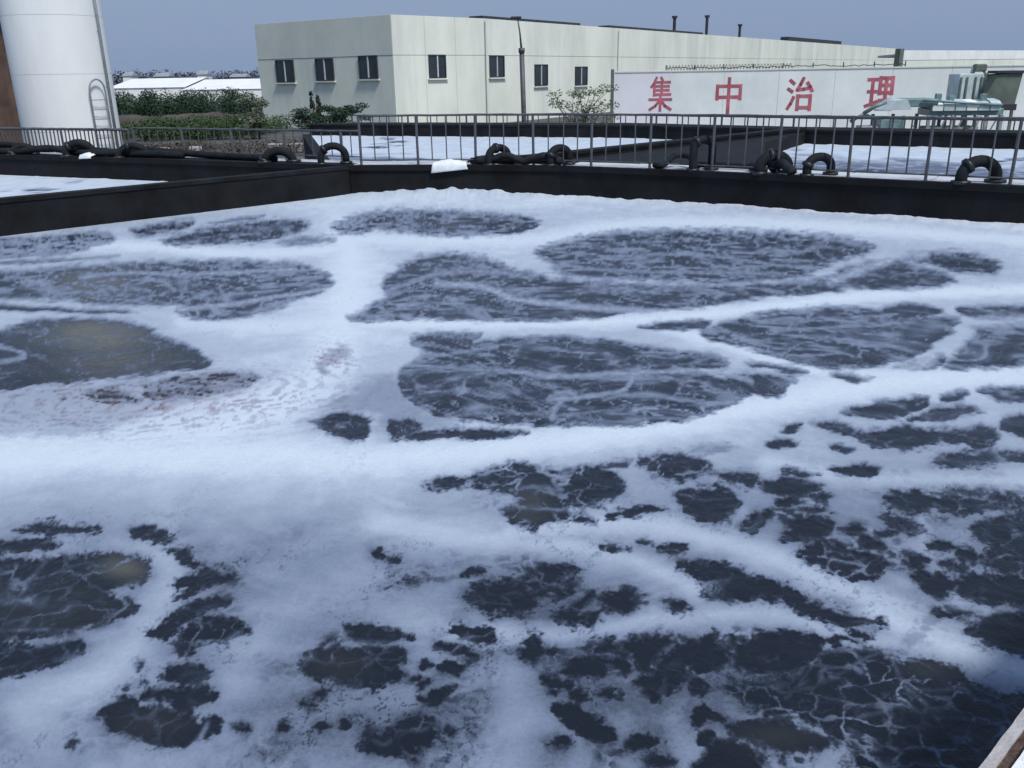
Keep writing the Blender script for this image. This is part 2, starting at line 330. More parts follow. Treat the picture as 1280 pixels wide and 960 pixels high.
([(578,748),(592,732),(615,727),(650,725),(662,718),(700,722),(724,736),(702,747),(682,750),(662,769),(640,764),(600,760)],.96,4,.55,.18),
([(668,713),(700,708),(727,714),(700,720),(682,718)],.92,2.5,.1,.2),
([(718,757),(730,746),(742,742),(738,752),(726,760)],.9,3,.2,.2),
([(748,752),(770,746),(790,756),(785,764),(760,763)],.96,3,.3,.18),([(768,743),(790,740),(808,746),(788,748)],.85,2.5,.1,.2),
([(832,757),(848,752),(864,761),(850,766)],.9,3,.2,.18),([(690,770),(715,760),(745,770),(735,782),(712,776)],.9,4,.5,.15),
([(602,765),(622,768),(616,775),(606,772)],.8,3,0,.2),
([(648,817),(655,800),(668,791),(680,808),(664,827)],1,3,.1,.2),([(686,812),(692,809),(696,814),(690,817)],.8,2.5,0,.2),
([(742,812),(770,800),(805,797),(838,801),(844,810),(822,818),(812,832),(804,842),(794,830),(790,820),(765,813)],.97,3,.35,.16),
([(742,802),(755,796),(782,800),(760,806)],.85,3,.5,.14),
([(704,839),(720,828),(738,821),(756,830),(752,839),(722,842)],.99,3,.3,.16),
([(762,828),(775,826),(788,838),(780,842),(768,836)],.96,2.5,.1,.18),
([(678,850),(690,847),(708,852),(712,862),(692,866)],1,2.5,.1,.18),
([(711,872),(718,864),(732,868),(726,877)],.9,3,.3,.15),([(736,872),(750,864),(762,866),(752,876)],.92,3,.3,.15),([(766,872),(772,869),(778,873),(771,876)],.85,2.5,0,.18),
([(690,882),(708,880),(735,893),(756,905),(768,925),(748,928),(715,912),(697,898)],1,3,.3,.14),
([(683,932),(695,923),(710,925),(712,932),(695,937)],1,2.5,.1,.18),
([(780,936),(795,924),(815,919),(822,930),(805,934)],1,3,.2,.15),([(810,948),(832,944),(845,952),(830,958)],.96,3,.3,.15),
([(798,858),(808,846),(828,834),(845,820),(858,836),(852,860),(832,870),(812,862)],1,3,.3,.14),
([(808,868),(816,868),(825,878),(818,881)],.96,2.5,0,.18),
([(850,814),(868,803),(890,803),(906,820),(896,836),(870,836),(855,826)],1,3,.35,.14),
([(880,800),(888,790),(894,795),(892,803)],.9,2.5,.1,.18),
([(911,830),(920,808),(945,795),(975,789),(1015,792),(1028,806),(1012,828),(980,840),(940,839)],1,3,.3,.16),
([(903,800),(912,796),(918,806),(910,812)],.92,2.5,.3,.15),
([(1028,802),(1040,792),(1075,790),(1097,793),(1090,800),(1060,804)],.97,3,.4,.14),
([(905,858),(935,846),(975,844),(1010,832),(1040,812),(1080,808),(1110,818),(1140,822),(1200,848),(1262,876),(1290,884),(1290,960),(1290,990),(1080,990),(1070,945),(1050,922),(1010,902),(965,890),(955,880),(935,878)],.97,5,.62,.13),
([(862,862),(872,852),(886,858),(884,868),(870,866)],.96,2.5,.3,.14),
([(862,893),(880,884),(898,890),(902,898),(880,900),(868,908)],.97,3,.4,.13),
([(908,909),(930,903),(970,902),(1005,908),(1032,925),(1022,938),(980,940),(938,926)],1,3,.2,.18),
([(868,965),(880,936),(905,930),(930,936),(946,948),(944,975),(900,985)],1,3,.15,.18),
([(872,925),(880,915),(888,922),(878,932)],.96,2.5,.1,.16),
([(972,741),(990,735),(1005,748),(1035,762),(1070,772),(1110,781),(1060,784),(1020,776),(990,760)],1,3,.15,.25),
([(940,729),(955,726),(975,736),(960,738)],.9,2.5,.2,.2),
([(1128,822),(1160,826),(1200,845),(1212,853),(1180,858),(1140,850)],1,3,.1,.25),
([(1162,775),(1178,776),(1135,818),(1112,812)],.30,5,0,.2),  # shadow of a post across the foam band, painted as a greyer stripe
([(-5,498),(60,488),(150,478),(230,467),(290,463),(322,470),(318,484),(280,497),(200,517),(100,545),(40,548),(-5,542)],.17,4,0,.3),
([(112,490),(140,486),(165,494),(180,502),(150,506),(122,502)],.6,3,.75,.22),
([(180,483),(230,472),(290,466),(320,471),(316,482),(280,490),(230,502),(190,500)],.62,4,.9,.2),
([(398,462),(410,445),(428,434),(438,444),(420,455),(405,470)],.28,3,.6,.2),
([(640,335),(660,345),(655,352),(635,345)],.4,5,0,.3),
([(860,565),(910,556),(920,562),(880,568)],.4,4,0,.3),([(60,610),(160,600),(190,640),(120,650)],.08,20,0,.3),
]
# lighter strands of foam lying across the patches: (points, width, strength)
BAND=[([(-20,585),(250,568),(480,576),(700,552),(850,530),(950,508),(1100,482),(1300,462)],24,1),([(430,290),(440,340),(425,400),(400,470),(280,535),(100,565),(-20,572)],34,.95),
([(470,655),(560,668),(700,684),(800,704),(868,738)],17,.8),([(640,668),(760,655),(880,672),(1000,712),(1100,755),(1200,803),(1300,858)],20,.85),([(1100,765),(1200,812),(1300,862)],26,1),
([(960,578),(1100,602),(1300,598)],13,.6),([(1080,470),(1300,480)],10,.5),([(195,680),(215,720),(185,790),(120,850),(30,890)],26,.62),([(560,790),(700,792),(850,772),(960,768),(1060,796),(1120,802)],13,.7),
([(640,850),(650,900),(620,970)],32,.35),([(1300,362),(1100,370),(950,386),(800,402),(620,406),(430,404)],9,1),([(800,400),(900,430),(1050,468),(1300,466)],11,.9),([(420,300),(560,300),(680,300),(780,282),(1000,282),(1300,310)],11,.9),
([(-20,312),(150,308),(300,318),(430,312)],8,.9),([(230,400),(330,410),(420,400)],14,.8),([(1150,650),(1180,740),(1230,765)],10,.4),([(930,640),(940,720)],8,.35),([(700,640),(740,560)],12,.3),([(300,850),(330,780),(420,740),(540,770)],28,.35),([(1000,260),(1300,296)],8,.8)]
STRAND=[
([(100,347),(160,341),(230,343),(300,340),(370,336)],3,.75),([(0,377),(60,376),(120,383),(220,384)],4,.8),([(222,387),(290,381),(350,370),(412,361)],3.5,.75),
([(30,352),(60,356),(60,366)],6,.7),
([(740,325),(800,319),(880,319),(960,330),(1010,336)],2.5,.6),([(700,330),(760,338),(900,341),(985,342)],3,.6),([(690,343),(780,352),(860,357),(960,352),(1020,352)],3.5,.65),
([(700,318),(780,305),(860,303),(940,310)],2,.35),
([(548,355),(600,358),(640,372),(700,381),(760,386),(810,389)],5,.8),([(480,367),(520,350),(560,341),(620,340),(665,348)],4,.6),([(470,392),(520,385),(600,388),(660,392)],2.5,.5),
([(1120,466),(1165,447),(1200,418),(1225,403),(1285,399)],9,.95),([(1040,352),(1085,334),(1120,322),(1160,318)],7,.9),
([(640,463),(690,470),(750,468),(795,466),(840,464),(905,467),(940,477)],4,.75),([(686,500),(730,496),(775,490),(793,470)],4,.75),([(735,497),(775,493),(820,496),(850,500),(900,505)],3.5,.6),([(690,520),(700,505),(690,495),(710,490),(720,500)],5,.7),
([(500,456),(560,460),(640,463)],3.5,.6),([(515,446),(560,443),(620,433)],3,.6),([(560,522),(620,515),(700,518),(780,512)],3,.5),
([(860,412),(960,420),(1060,440),(1130,447)],2.5,.35),
([(640,612),(672,606),(700,612),(690,598),(715,588)],4,.6),([(640,632),(700,636),(770,630)],3,.6),
([(60,697),(40,720),(22,745)],4,.7),([(80,697),(84,712),(90,720)],4,.6),([(-5,755),(20,750),(45,756),(60,750)],7,.65),([(0,790),(60,788),(120,796)],4,.7),([(45,812),(90,800)],3,.6),
([(405,808),(420,800),(440,803),(480,803),(500,805)],5,.9),([(560,797),(585,806),(610,815)],4,.85),([(466,925),(480,930),(490,925)],4,.7),([(500,915),(530,912),(545,905)],3,.6),
([(232,938),(245,925),(258,905)],4,.8),
([(815,842),(826,822),(845,808)],6,.85),([(905,838),(950,848),(1000,838)],6,.8),([(905,800),(912,825),(905,845)],5,.8),
([(1010,838),(1000,860),(1040,850),(1100,815)],4,.6),([(985,870),(1000,855),(1010,850)],4,.6),([(1020,818),(1060,813),(1100,812)],4,.6),([(1110,810),(1130,850),(1155,880),(1170,900)],4,.65),([(1140,862),(1180,865),(1205,862),(1220,878)],4,.65),([(1160,895),(1200,900),(1230,905)],4,.5),([(1070,900),(1110,890),(1130,880)],4,.55),([(1080,920),(1060,915),(1090,930)],4,.5),([(1060,940),(1100,935),(1060,910)],4,.5),
([(1240,885),(1255,890),(1262,900)],6,.5),
([(1205,772),(1240,764),(1285,766)],4,.8),([(1130,735),(1160,752),(1225,760)],6,.85),([(1195,735),(1185,748),(1170,755)],4,.8),
([(848,618),(880,624),(915,622)],2,.5),([(870,712),(900,715),(935,722)],2,.4),
([(1080,700),(1060,705),(1040,698)],3,.6),
([(0,460),(20,450),(15,435),(0,425)],4,.7),([(40,425),(55,415),(50,405)],3,.5),
([(90,452),(160,440),(215,428)],2,.35),
]
# thickness of the foam blanket: centre, radii, amount
THICK=[(180,560,330,60,.10),(330,640,330,50,.02),
(480,830,220,120,-.13),(420,720,260,60,-.07),(200,650,330,45,-.05),(820,880,130,60,-.16),(720,800,90,60,-.12),(980,640,260,60,-.10),(1150,600,200,60,-.10),(60,940,300,40,-.06),(1100,720,60,30,-.05),
(560,340,200,60,.06),(430,420,130,60,.08),(650,930,120,70,-.06),(640,640,120,25,-.02),(600,250,900,14,.12),(700,380,400,12,.05)]
OLIVE_REFL=[(115,355,60,16,.9),(115,420,70,20,1.),(155,710,30,13,.75),(140,450,90,18,.4),(420,830,40,20,.12),(190,905,50,20,.12),(970,920,60,20,.15),(1165,835,40,14,.15),(60,760,90,30,.1),(660,630,25,25,.3)]  # olive reflections painted into the water colour: centre, radii, amount
BROWN=[(160,505,190,42,.8),(270,480,70,22,.8),(418,450,26,22,.8),(300,520,120,40,.3),(700,262,120,8,.25)]

def widen(p): return [((x-80 if x<=0 else x+80 if x>=1280 else x),y) for x,y in p]
PATCH=[(widen(p),a,b,c,d) for p,a,b,c,d in PATCH]; STRAND=[(widen(p),a,b) for p,a,b in STRAND]; BAND=[(widen(p),a,b) for p,a,b in BAND]
def foam_fields(X,Y):
    """X,Y world metres -> foam amount 0..1, olive reflection tint, brown, height"""
    wx=fbm(X*2.2,Y*2.2,3,3)*.05+fbm(X*9,Y*9,2,9)*.012; wy=fbm(X*2.2+31,Y*2.2,3,4)*.05+fbm(X*9+7,Y*9,2,19)*.012
    r=np.hypot(X,Y); amp=np.clip(r/5.,.45,1.6)
    Xw=X+wx*amp; Yw=Y+wy*amp
    D=np.stack([Xw,Yw,np.full_like(X,-H)],-1); den=D@_fw; den=np.where(den>.05,den,.05)
    PX=640+F*(D@_R)/den; PY=480-F*(D@_U)/den
    ok=(Y>.5)
    dark=np.zeros_like(X); lace=np.zeros_like(X); lacew=np.full_like(X,.3)
    det=fbm(X*14,Y*14,3,21); det2=fbm(X*5,Y*5,4,22); fine=fbm(X*38,Y*38,3,23)*np.clip(8/(r+2),.3,1); halo=np.zeros_like(X)
    for pts,lv,sf,ls,cell in PATCH:
        x0=min(p[0] for p in pts)-7*sf-4;x1=max(p[0] for p in pts)+7*sf+4;y0=min(p[1] for p in pts)-7*sf-4;y1=max(p[1] for p in pts)+7*sf+4
        q=np.nonzero(ok&(PX>x0)&(PX<x1)&(PY>y0)&(PY<y1))
        if len(q[0])==0: continue
        sp=smoothpoly(pts,True,3); x=PX[q];y=PY[q]
        nearf=np.clip((y-430)/300,0,1); sd_=segdist(sp,x,y)*np.where(inside(sp,x,y),1,-1); d=sd_+(det[q]*(.7+1.5*nearf)+det2[q]*1.6+fine[q]*1.3*nearf)*min(sf,5)*(1+.9*nearf)
        sf2=sf*(1.35+.25*nearf); s=sst(-sf2,sf2,d)*lv
        halo[q]=np.maximum(halo[q],np.exp(-np.clip(-sd_,0,None)/(sf*2.8))*lv*(.25+.75*nearf))
        up=s>dark[q]; dark[q]=np.where(up,s,dark[q])
        ins=d>-sf; lace[q]=np.where(ins&up,ls,lace[q]); lacew[q]=np.where(ins&up,cell,lacew[q])
    # patches beyond the traced view, random but of the same kind
    out=(~ok)|(PX<-15)|(PX>1295)|(PY>985)
    rnd=fbm(X*.9+5,Y*.9,3,40)+.35*fbm(X*4,Y*4,3,41); s=sst(.06,.20,rnd)*.97*sst(15,90,np.maximum(np.maximum(-PX,PX-1280),np.maximum(PY-972,np.where(ok,0,90))))
    dark=np.where(out,np.maximum(dark,s),dark); lace=np.where(out&(s>dark-.01)&(s>.3),.5,lace); lacew=np.where(out&(s>.3),.16,lacew)
    f=1-dark; f0=f.copy()
    # lace: cell walls of several sizes, drawn out by the current
    def cells(c,k,th):
        wxx=fbm(X/c*.7,Y/c*.7,4,50+k)*.85; wyy=fbm(X/c*.7+9,Y/c*.7,4,60+k)*.85
        f1,f2=worley(X/c+wxx,Y/c+wyy,k); wd=th*(.45+1.3*np.clip(fbm(X/c*.6,Y/c*.6,2,70+k)+.35,0,1))
        return 1-sst(0,1,(f2-f1)/wd)
    big=cells(.24,1,.22); mid=cells(.12,2,.34); tiny=cells(.055,3,.42)
    far=sst(4,9,r); bigf=cells(.62,4,.16); midf=cells(.30,5,.22)
    small=sst(.12,.20,lacew)
    L=np.maximum(big*small+mid*(1-small)*1.0,mid*.85*np.clip(.55+det2*1.3,0,1))
    L=np.maximum(L,tiny*.62*np.clip(.35+fbm(X*3.3,Y*3.3,3,44)*2.2,0,1))
    L=L*np.clip(1.02+1.0*fbm(X*4.5,Y*4.5,3,140),.5,1.3)
    Lf=np.maximum(np.maximum(bigf*.9,midf*.5),big*.15)
    L=L*(1-far)+Lf*far
    gate=.25+.75*sst(-.34,.12,fbm(X*2.7,Y*2.7,3,33)+(lace-.36)*.9)
    f=np.maximum(f,np.clip(L,0,1)*np.clip(lace*1.15+.38-.08*far,0,1)*gate*(.86-.14*far))
    # thin grey film and drawn-out streaks on the open water; sky reflection painted into distant water
    wq=fbm(X*.45,Y*.45,3,35)*1.1; XX=X+wq; YY=Y+fbm(X*.45+7,Y*.45,3,39)*1.1; cs,sn=math.cos(-.35),math.sin(-.35)
    st1=1-np.abs(fbm((XX*cs+YY*sn)*.9,(-XX*sn+YY*cs)*2.3,4,37))*3.4
    st2=1-np.abs(fbm((XX*cs+YY*sn)*2.6,(-XX*sn+YY*cs)*5.5,3,38))*3.0
    streak=np.clip(st1,0,1)**2.2*.34+np.clip(st2,0,1)**2.*.22
    farn=sst(2.8,6.5,r)
    film=(np.clip(.10+.30*fbm(X*2.5,Y*2.5,4,36)+.12*det*(1-far),0,.5)+streak)*(.18+.95*lace)*(.25+.85*farn+far*.35)+far*.085
    f=np.maximum(f,np.clip(film,0,.62)*(1-.25*(dark>.9)))
    g1,g2=worley(X*34+det*1.2,Y*34+det*1.2,130); grain=sst(.22,.02,g2-g1)*np.clip(.35+fbm(X*5,Y*5,3,131)*1.6,0,1)*(1-sst(4,7,r))
    f=np.maximum(f,grain*.44)
    for pts,wd,st in STRAND:
        x0=min(p[0] for p in pts)-wd*3;x1=max(p[0] for p in pts)+wd*3;y0=min(p[1] for p in pts)-wd*3;y1=max(p[1] for p in pts)+wd*3
        q=np.nonzero(ok&(PX>x0)&(PX<x1)&(PY>y0)&(PY<y1))
        if len(q[0])==0: continue
        wd=wd*1.35; d=segdist(smoothpoly(pts,False,3),PX[q],PY[q],False)+np.abs(det2[q])*wd*.5
        f[q]=np.maximum(f[q],np.exp(-(d/wd)**2)*min(1,st*1.15)*(.85+.4*det[q]))
    # thickness of the blanket
    nearT=sst(585,700,PY)*ok+(1-ok)
    bandm=np.zeros_like(X)
    for pts,wd,st in BAND:
        x0=min(p[0] for p in pts)-wd*3;x1=max(p[0] for p in pts)+wd*3;y0=min(p[1] for p in pts)-wd*3;y1=max(p[1] for p in pts)+wd*3
        q=np.nonzero(ok&(PX>x0)&(PX<x1)&(PY>y0)&(PY<y1))
        if len(q[0])==0: continue
        d=segdist(smoothpoly(pts,False,4),PX[q],PY[q],False)*(1+.5*det2[q]); bandm[q]=np.maximum(bandm[q],np.exp(-(d/wd)**2)*st)
    regR=sst(540,700,PX)*sst(560,610,PY)*ok; regL=(1-sst(540,700,PX))*sst(630,700,PY)*ok
    T=.84-.07*regR+.03*(1-sst(-.2,.3,bandm))*0+.07*fbm(X*.8,Y*.8,4,80)+.10*fbm(X*3.1,Y*3.1,4,81)*(.5+nearT)+.03*det-.15*nearT
    def blob(c):
        return np.exp(-(((PX-c[0])/c[2])**2+((PY-c[1])/c[3])**2))*c[4]*ok
    for c in THICK: T=T+blob(c)*1.1
    T=T-halo*(.13+.25*np.clip(fbm(X*6,Y*6,4,86)+.2,0,1))
    pits=sst(.34,.05,np.minimum(*worley(X*15+fine,Y*15+det*2,8)))*sst(-.02,.30,fbm(X*2.3,Y*2.3,3,87)+halo*.55-.16+nearT*.05)
    bub=sst(.30,.1,worley(X*34,Y*34,12)[0])
    f=f-pits*.30*(.25+nearT)*sst(.5,.7,f)
    T=T-.035*bub*nearT
    drift=np.clip(1-np.abs(fbm((XX*cs+YY*sn)*.9,(-XX*sn+YY*cs)*3.4,4,88))*3,0,1)
    T=T-.09*drift*(.5+.6*nearT)
    T=T+(1.0-.06*nearT-T)*np.clip(bandm,0,1)*.92; T=T-.03*nearT
    # open lace between the patches where the blanket is thin
    net=np.maximum(regR,.45*regL+.5*(1-ok))*(1-np.clip(bandm*1.6,0,1))
    cw1=fbm(X*6,Y*6,4,110)*1.2; cw2=fbm(X*6+9,Y*6,4,111)*1.2
    a1,a2=worley(X*9.5+cw1,Y*9.5+cw2,112); b1,b2=worley(X*21+cw1*1.4,Y*21+cw2*1.4,113)
    cell=np.maximum(sst(.14,.48,a2-a1),.5*sst(.12,.45,b2-b1))*sst(-.04,.28,fbm(X*2.6,Y*2.6,4,114)+halo*.30-.06)
    f=f-net*cell*.60*f*sst(.35,.8,f0)
    T=np.clip(T,.3,1.02)
    f=np.clip(f*T,0,1)
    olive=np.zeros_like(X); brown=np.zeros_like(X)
    for c in OLIVE_REFL: olive=np.maximum(olive,blob(c))
    for c in BROWN: brown=np.maximum(brown,blob(c)*(.75+det2))
    # brownish speckle rings in the scum swirl
    sw=np.maximum(np.maximum(blob((160,505,195,34,1)),blob((270,482,70,20,1.2))),blob((416,450,24,18,1)))
    rr_=np.minimum(np.hypot((PX-110)/1.,(PY-508)*5.2),np.hypot((PX-265),(PY-483)*4.6)*1.3+18)+det2*30; ringp=.5+.5*np.sin(rr_*.20)
    q1,q2=worley(X*15+det*1.5,Y*11+det2*1.5,120); dots=sst(.42,.12,q1)*sst(.25,.7,ringp+.9*det2)
    trail=blob((350,500,110,26,.5)); dots2=dots*np.clip(sw*1.3+trail,0,1)
    lin=sst(.55,.95,ringp)*np.clip(.55+2.0*fbm(X*4,Y*4,3,133),0,1)*np.clip(sw*1.25+trail*.5,0,1); dots2=np.maximum(dots2*.55,lin*(.65+.35*dots))
    f=f-dots2*.56; brown=np.clip(brown*.28+dots2*.9,0,1)*np.clip(sw+trail+.0,0,1)
    # scum piled at the far wall
    dw=segdist(far_line,X,Y,False); pile=np.exp(-(dw/.55)**2); lump=np.clip(.5+1.2*fbm(X*3.2,Y*3.2,3,95),0,1.4)
    side=sst(-4.2,-2.6,X)
    f=np.maximum(f,pile*.97*side)
    brown=np.maximum(brown,np.exp(-(dw/.22)**2)*sst(2,4.5,X)*np.clip(.5+1.6*fbm(X*6,Y*6,3,96),0,1)*.8)
    bul=np.exp(-((X+1.3)/1.5)**2)
    h=(.004+.010*sst(3,7,np.hypot(X,Y)))*sst(.1,1.,f0)*(.9+.2*det2)+.0015*det*sst(.4,.9,f0)+.003*sst(.2,.9,f0)*(1-far)*0+side*pile*(.05*lump+.13*bul*(.7+.3*lump))
    h=h+.003*fbm(X*6,Y*6,2,99)
    return np.clip(f,0,1),np.clip(olive,0,1),np.clip(brown,0,1),h

def sludge_material(name):
    m=bpy.data.materials.new(name); m.use_nodes=True; n=m.node_tree; L=n.links; N=n.nodes
    N.remove(N['Principled BSDF']); out=N['Material Output']
    def attr(a):
        t=N.new('ShaderNodeAttribute'); t.attribute_name=a; return t.outputs['Fac']
    def noise(s,d=4,rg=.6):
        t=N.new('ShaderNodeTexNoise'); t.inputs['Scale'].default_value=s; t.inputs['Detail'].default_value=d; t.inputs['Roughness'].default_value=rg; L.new(geo.outputs['Position'],t.inputs['Vector']); return t.outputs['Fac']
    def math_(op,a,b,c=None):
        t=N.new('ShaderNodeMath'); t.operation=op
        for i,v in enumerate((a,b,c)):
            if v is None: continue
            if isinstance(v,(int,float)): t.inputs[i].default_value=v
            else: L.new(v,t.inputs[i])
        return t.outputs[0]
    def mix(fac,a,b):
        t=N.new('ShaderNodeMix'); t.data_type='RGBA'
        for i,v in((0,fac),(6,a),(7,b)):
            if isinstance(v,tuple): t.inputs[i].default_value=(*v,1)
            elif isinstance(v,(int,float)): t.inputs[i].default_value=v
            else: L.new(v,t.inputs[i])
        return t.outputs[2]
    geo=N.new('ShaderNodeNewGeometry')
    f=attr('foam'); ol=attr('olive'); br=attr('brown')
    n1=noise(38,5,.7); n2=noise(140,3,.6)
    d=math_('MULTIPLY_ADD',n1,.16,-.08); f2=math_('ADD',f,d)
    d2=math_('MULTIPLY_ADD',n2,.10,-.05); f2=math_('ADD',f2,d2)
    ramp=N.new('ShaderNodeValToRGB'); L.new(f2,ramp.inputs[0]); e=ramp.color_ramp.elements
    e[0].position=0; e[0].color=(.03,.042,.078,1); e[1].position=1; e[1].color=(.56,.65,.73,1)
    for p,c in((.22,(.06,.08,.125)),(.5,(.18,.225,.315)),(.72,(.285,.345,.44)),(.86,(.39,.46,.565))):
        q=e.new(p); q.color=(*c,1)
    fc=mix(br,ramp.outputs[0],mix(f2,(.10,.075,.085),(.58,.56,.66)))
    foam=N.new('ShaderNodeBsdfPrincipled'); L.new(fc,foam.inputs['Base Color']); foam.inputs['Roughness'].default_value=.75; foam.inputs['Specular IOR Level'].default_value=.25
    foam.inputs['Subsurface Weight'].default_value=0
    bf=N.new('ShaderNodeBump'); bf.inputs['Strength'].default_value=.22; bf.inputs['Distance'].default_value=.006; L.new(noise(90,5,.7),bf.inputs['Height']); L.new(bf.outputs[0],foam.inputs['Normal'])
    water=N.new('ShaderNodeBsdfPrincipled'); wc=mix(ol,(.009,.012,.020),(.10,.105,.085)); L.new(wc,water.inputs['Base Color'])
    water.inputs['Roughness'].default_value=.27; water.inputs['IOR'].default_value=1.33
    bw=N.new('ShaderNodeBump'); bw.inputs['Strength'].default_value=.5; bw.inputs['Distance'].default_value=.02; L.new(noise(9,4,.6),bw.inputs['Height']); L.new(bw.outputs[0],water.inputs['Normal'])
    mr=N.new('ShaderNodeMapRange'); mr.interpolation_type='SMOOTHSTEP'; mr.inputs['From Min'].default_value=.04; mr.inputs['From Max'].default_value=.42; L.new(f2,mr.inputs['Value'])
    ms=N.new('ShaderNodeMixShader'); L.new(mr.outputs[0],ms.inputs[0]); L.new(water.outputs[0],ms.inputs[1]); L.new(foam.outputs[0],ms.inputs[2]); L.new(ms.outputs[0],out.inputs['Surface'])
    return m
SLUDGE=sludge_material('sludge_foam_and_water')

def grid_mesh(X,Y,fields,keep,names,labels,thr=.5):
    f,ol,br,h=fields; nr,nc=X.shape
    idx=np.arange(nr*nc).reshape(nr,nc)
    quads=np.stack([idx[:-1,:-1],idx[:-1,1:],idx[1:,1:],idx[1:,:-1]],-1)
    v=np.stack([X,Y,h],-1)
    # orientation upward
    a=v[0,0]; b=v[0,1]; c=v[1,1]
    if np.cross(b-a,c-b)[2]<0: quads=quads[...,::-1]
    kc=keep[:-1,:-1]
    fm=(f[:-1,:-1]+f[1:,1:]+f[1:,:-1]+f[:-1,1:])/4
    # vertex normals of the whole sheet, shared by both objects
    du=np.gradient(v,axis=1); dv=np.gradient(v,axis=0); nn=np.cross(du,dv); nn*=np.sign(nn[...,2:3])+1e-12; nn/=np.linalg.norm(nn,axis=-1,keepdims=True)+1e-12
    obs=[]
    for name,sel,kw in ((names[0],kc&(fm<thr),labels[0]),(names[1],kc&(fm>=thr),labels[1])):
        q=quads[sel]
        if len(q)==0: continue
        used,inv=np.unique(q.ravel(),return_inverse=True)
        me=bpy.data.meshes.new(name); me.vertices.add(len(used)); me.vertices.foreach_set('co',v.reshape(-1,3)[used].astype(np.float32).ravel())
        me.loops.add(len(inv)); me.loops.foreach_set('vertex_index',inv.astype(np.int32))
        me.polygons.add(len(q)); me.polygons.foreach_set('loop_start',np.arange(0,len(inv),4,dtype=np.int32))
        me.update(calc_edges=True); me.polygons.foreach_set('use_smooth',np.ones(len(q),bool))
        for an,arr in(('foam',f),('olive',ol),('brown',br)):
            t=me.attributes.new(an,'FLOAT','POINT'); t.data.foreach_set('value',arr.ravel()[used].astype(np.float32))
        me.normals_split_custom_set_from_vertices(nn.reshape(-1,3)[used].tolist())
        me.materials.append(SLUDGE); me.update()
        o=bpy.data.objects.new(name,me); S.collection.objects.link(o); tag(o,**kw); obs.append(o)
    return obs

# ------------------------------------------------------------------ main basin: water and foam
DEN=globals().get('GRID_DENSITY',1.0)
ang=np.radians(np.concatenate([np.linspace(-125,-75,60)[:-1],np.linspace(-75,-39,280)[:-1],np.linspace(-39,39,int(1230*DEN)),np.linspace(39,62,90)[1:]]))
inv=np.concatenate([np.linspace(1/.75,1/1.7,40)[:-1],np.linspace(1/1.7,1/26.,int(640*DEN))]); rad=1/inv
A_,R_=np.meshgrid(ang,rad); X=np.sin(A_)*R_; Y=np.cos(A_)*R_
keep=inside(TANK,X,Y)|(segdist(TANK,X,Y)<.16)
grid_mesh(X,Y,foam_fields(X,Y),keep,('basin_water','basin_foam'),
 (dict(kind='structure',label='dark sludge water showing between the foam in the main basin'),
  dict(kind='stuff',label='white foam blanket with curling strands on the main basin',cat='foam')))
# the rest of the basin floor level, out of the frame, is closed by the walls

def simple_basin(poly,step,names,labels,seed,level,openw=0.):
    xs=[p[0] for p in poly]; ys=[p[1] for p in poly]
    gx=np.arange(min(xs)-.3,max(xs)+.3,step); gy=np.arange(min(ys)-.3,max(ys)+.3,step); X,Y=np.meshgrid(gx,gy)
    n=fbm(X*.35+seed,Y*.35,4,seed); f=np.clip(.93+.08*fbm(X*2,Y*2,3,seed+1)-.75*sst(.08,.22,n+level),0,1)
    ln=sst(.10,0,np.abs(fbm(X*.9,Y*.9,3,seed+4))); f=np.maximum(f,ln*.75)
    dw=segdist(poly,X,Y); f=np.maximum(f,np.exp(-(dw/.8)**2)*.98)
    if openw:
        dn=segdist(far_out,X,Y,False)+fbm(X*.7,Y*.7,3,seed+6)*2.5; f=f*(1-.62*sst(openw+2.5,openw,dn)*(1-.6*ln))
    h=.03*f+.05*np.clip(fbm(X*1.6,Y*1.6,3,seed+2),0,1)*f+.07*np.exp(-(dw/.7)**2)
    keep=inside(poly,X,Y)|(segdist(poly,X,Y)<.13)
    return grid_mesh(X,Y,(f,f*0,f*0+.02,h),keep,names,labels)
def K(a,b): return (dict(kind='structure',label=a),dict(kind='stuff',label=b,cat='foam'))
# plan beyond the far walkway
def off(line,d):
    """polyline moved d metres to the left of its direction"""
    P=[np.array(p,float) for p in line]; o=[]
    for i,p in enumerate(P):
        a=P[max(i-1,0)];b=P[min(i+1,len(P)-1)]
        t1=(p-a) if i else (b-p); t2=(b-p) if i<len(P)-1 else (p-a); t1=t1/np.linalg.norm(t1); t2=t2/np.linalg.norm(t2)
        n1=np.array([-t1[1],t1[0]]); n2=np.array([-t2[1],t2[0]]); m=n1+n2; m/=np.linalg.norm(m); o.append(tuple(p+m*d/max(.5,m@n1)))
    return o
fd=np.array([.846,-.533]); back=np.array([.73,.683])
DW=1.0
far_in=far_line; far_out=off(far_line,DW)
div2=np.array([-.7,19.55])                                     # second divider starts here
rearA=np.array(at(430,173,0)); rearB=np.array(at(780,176,0)); rearC=np.array(at(1290,192,0))+np.array([8,-5.])
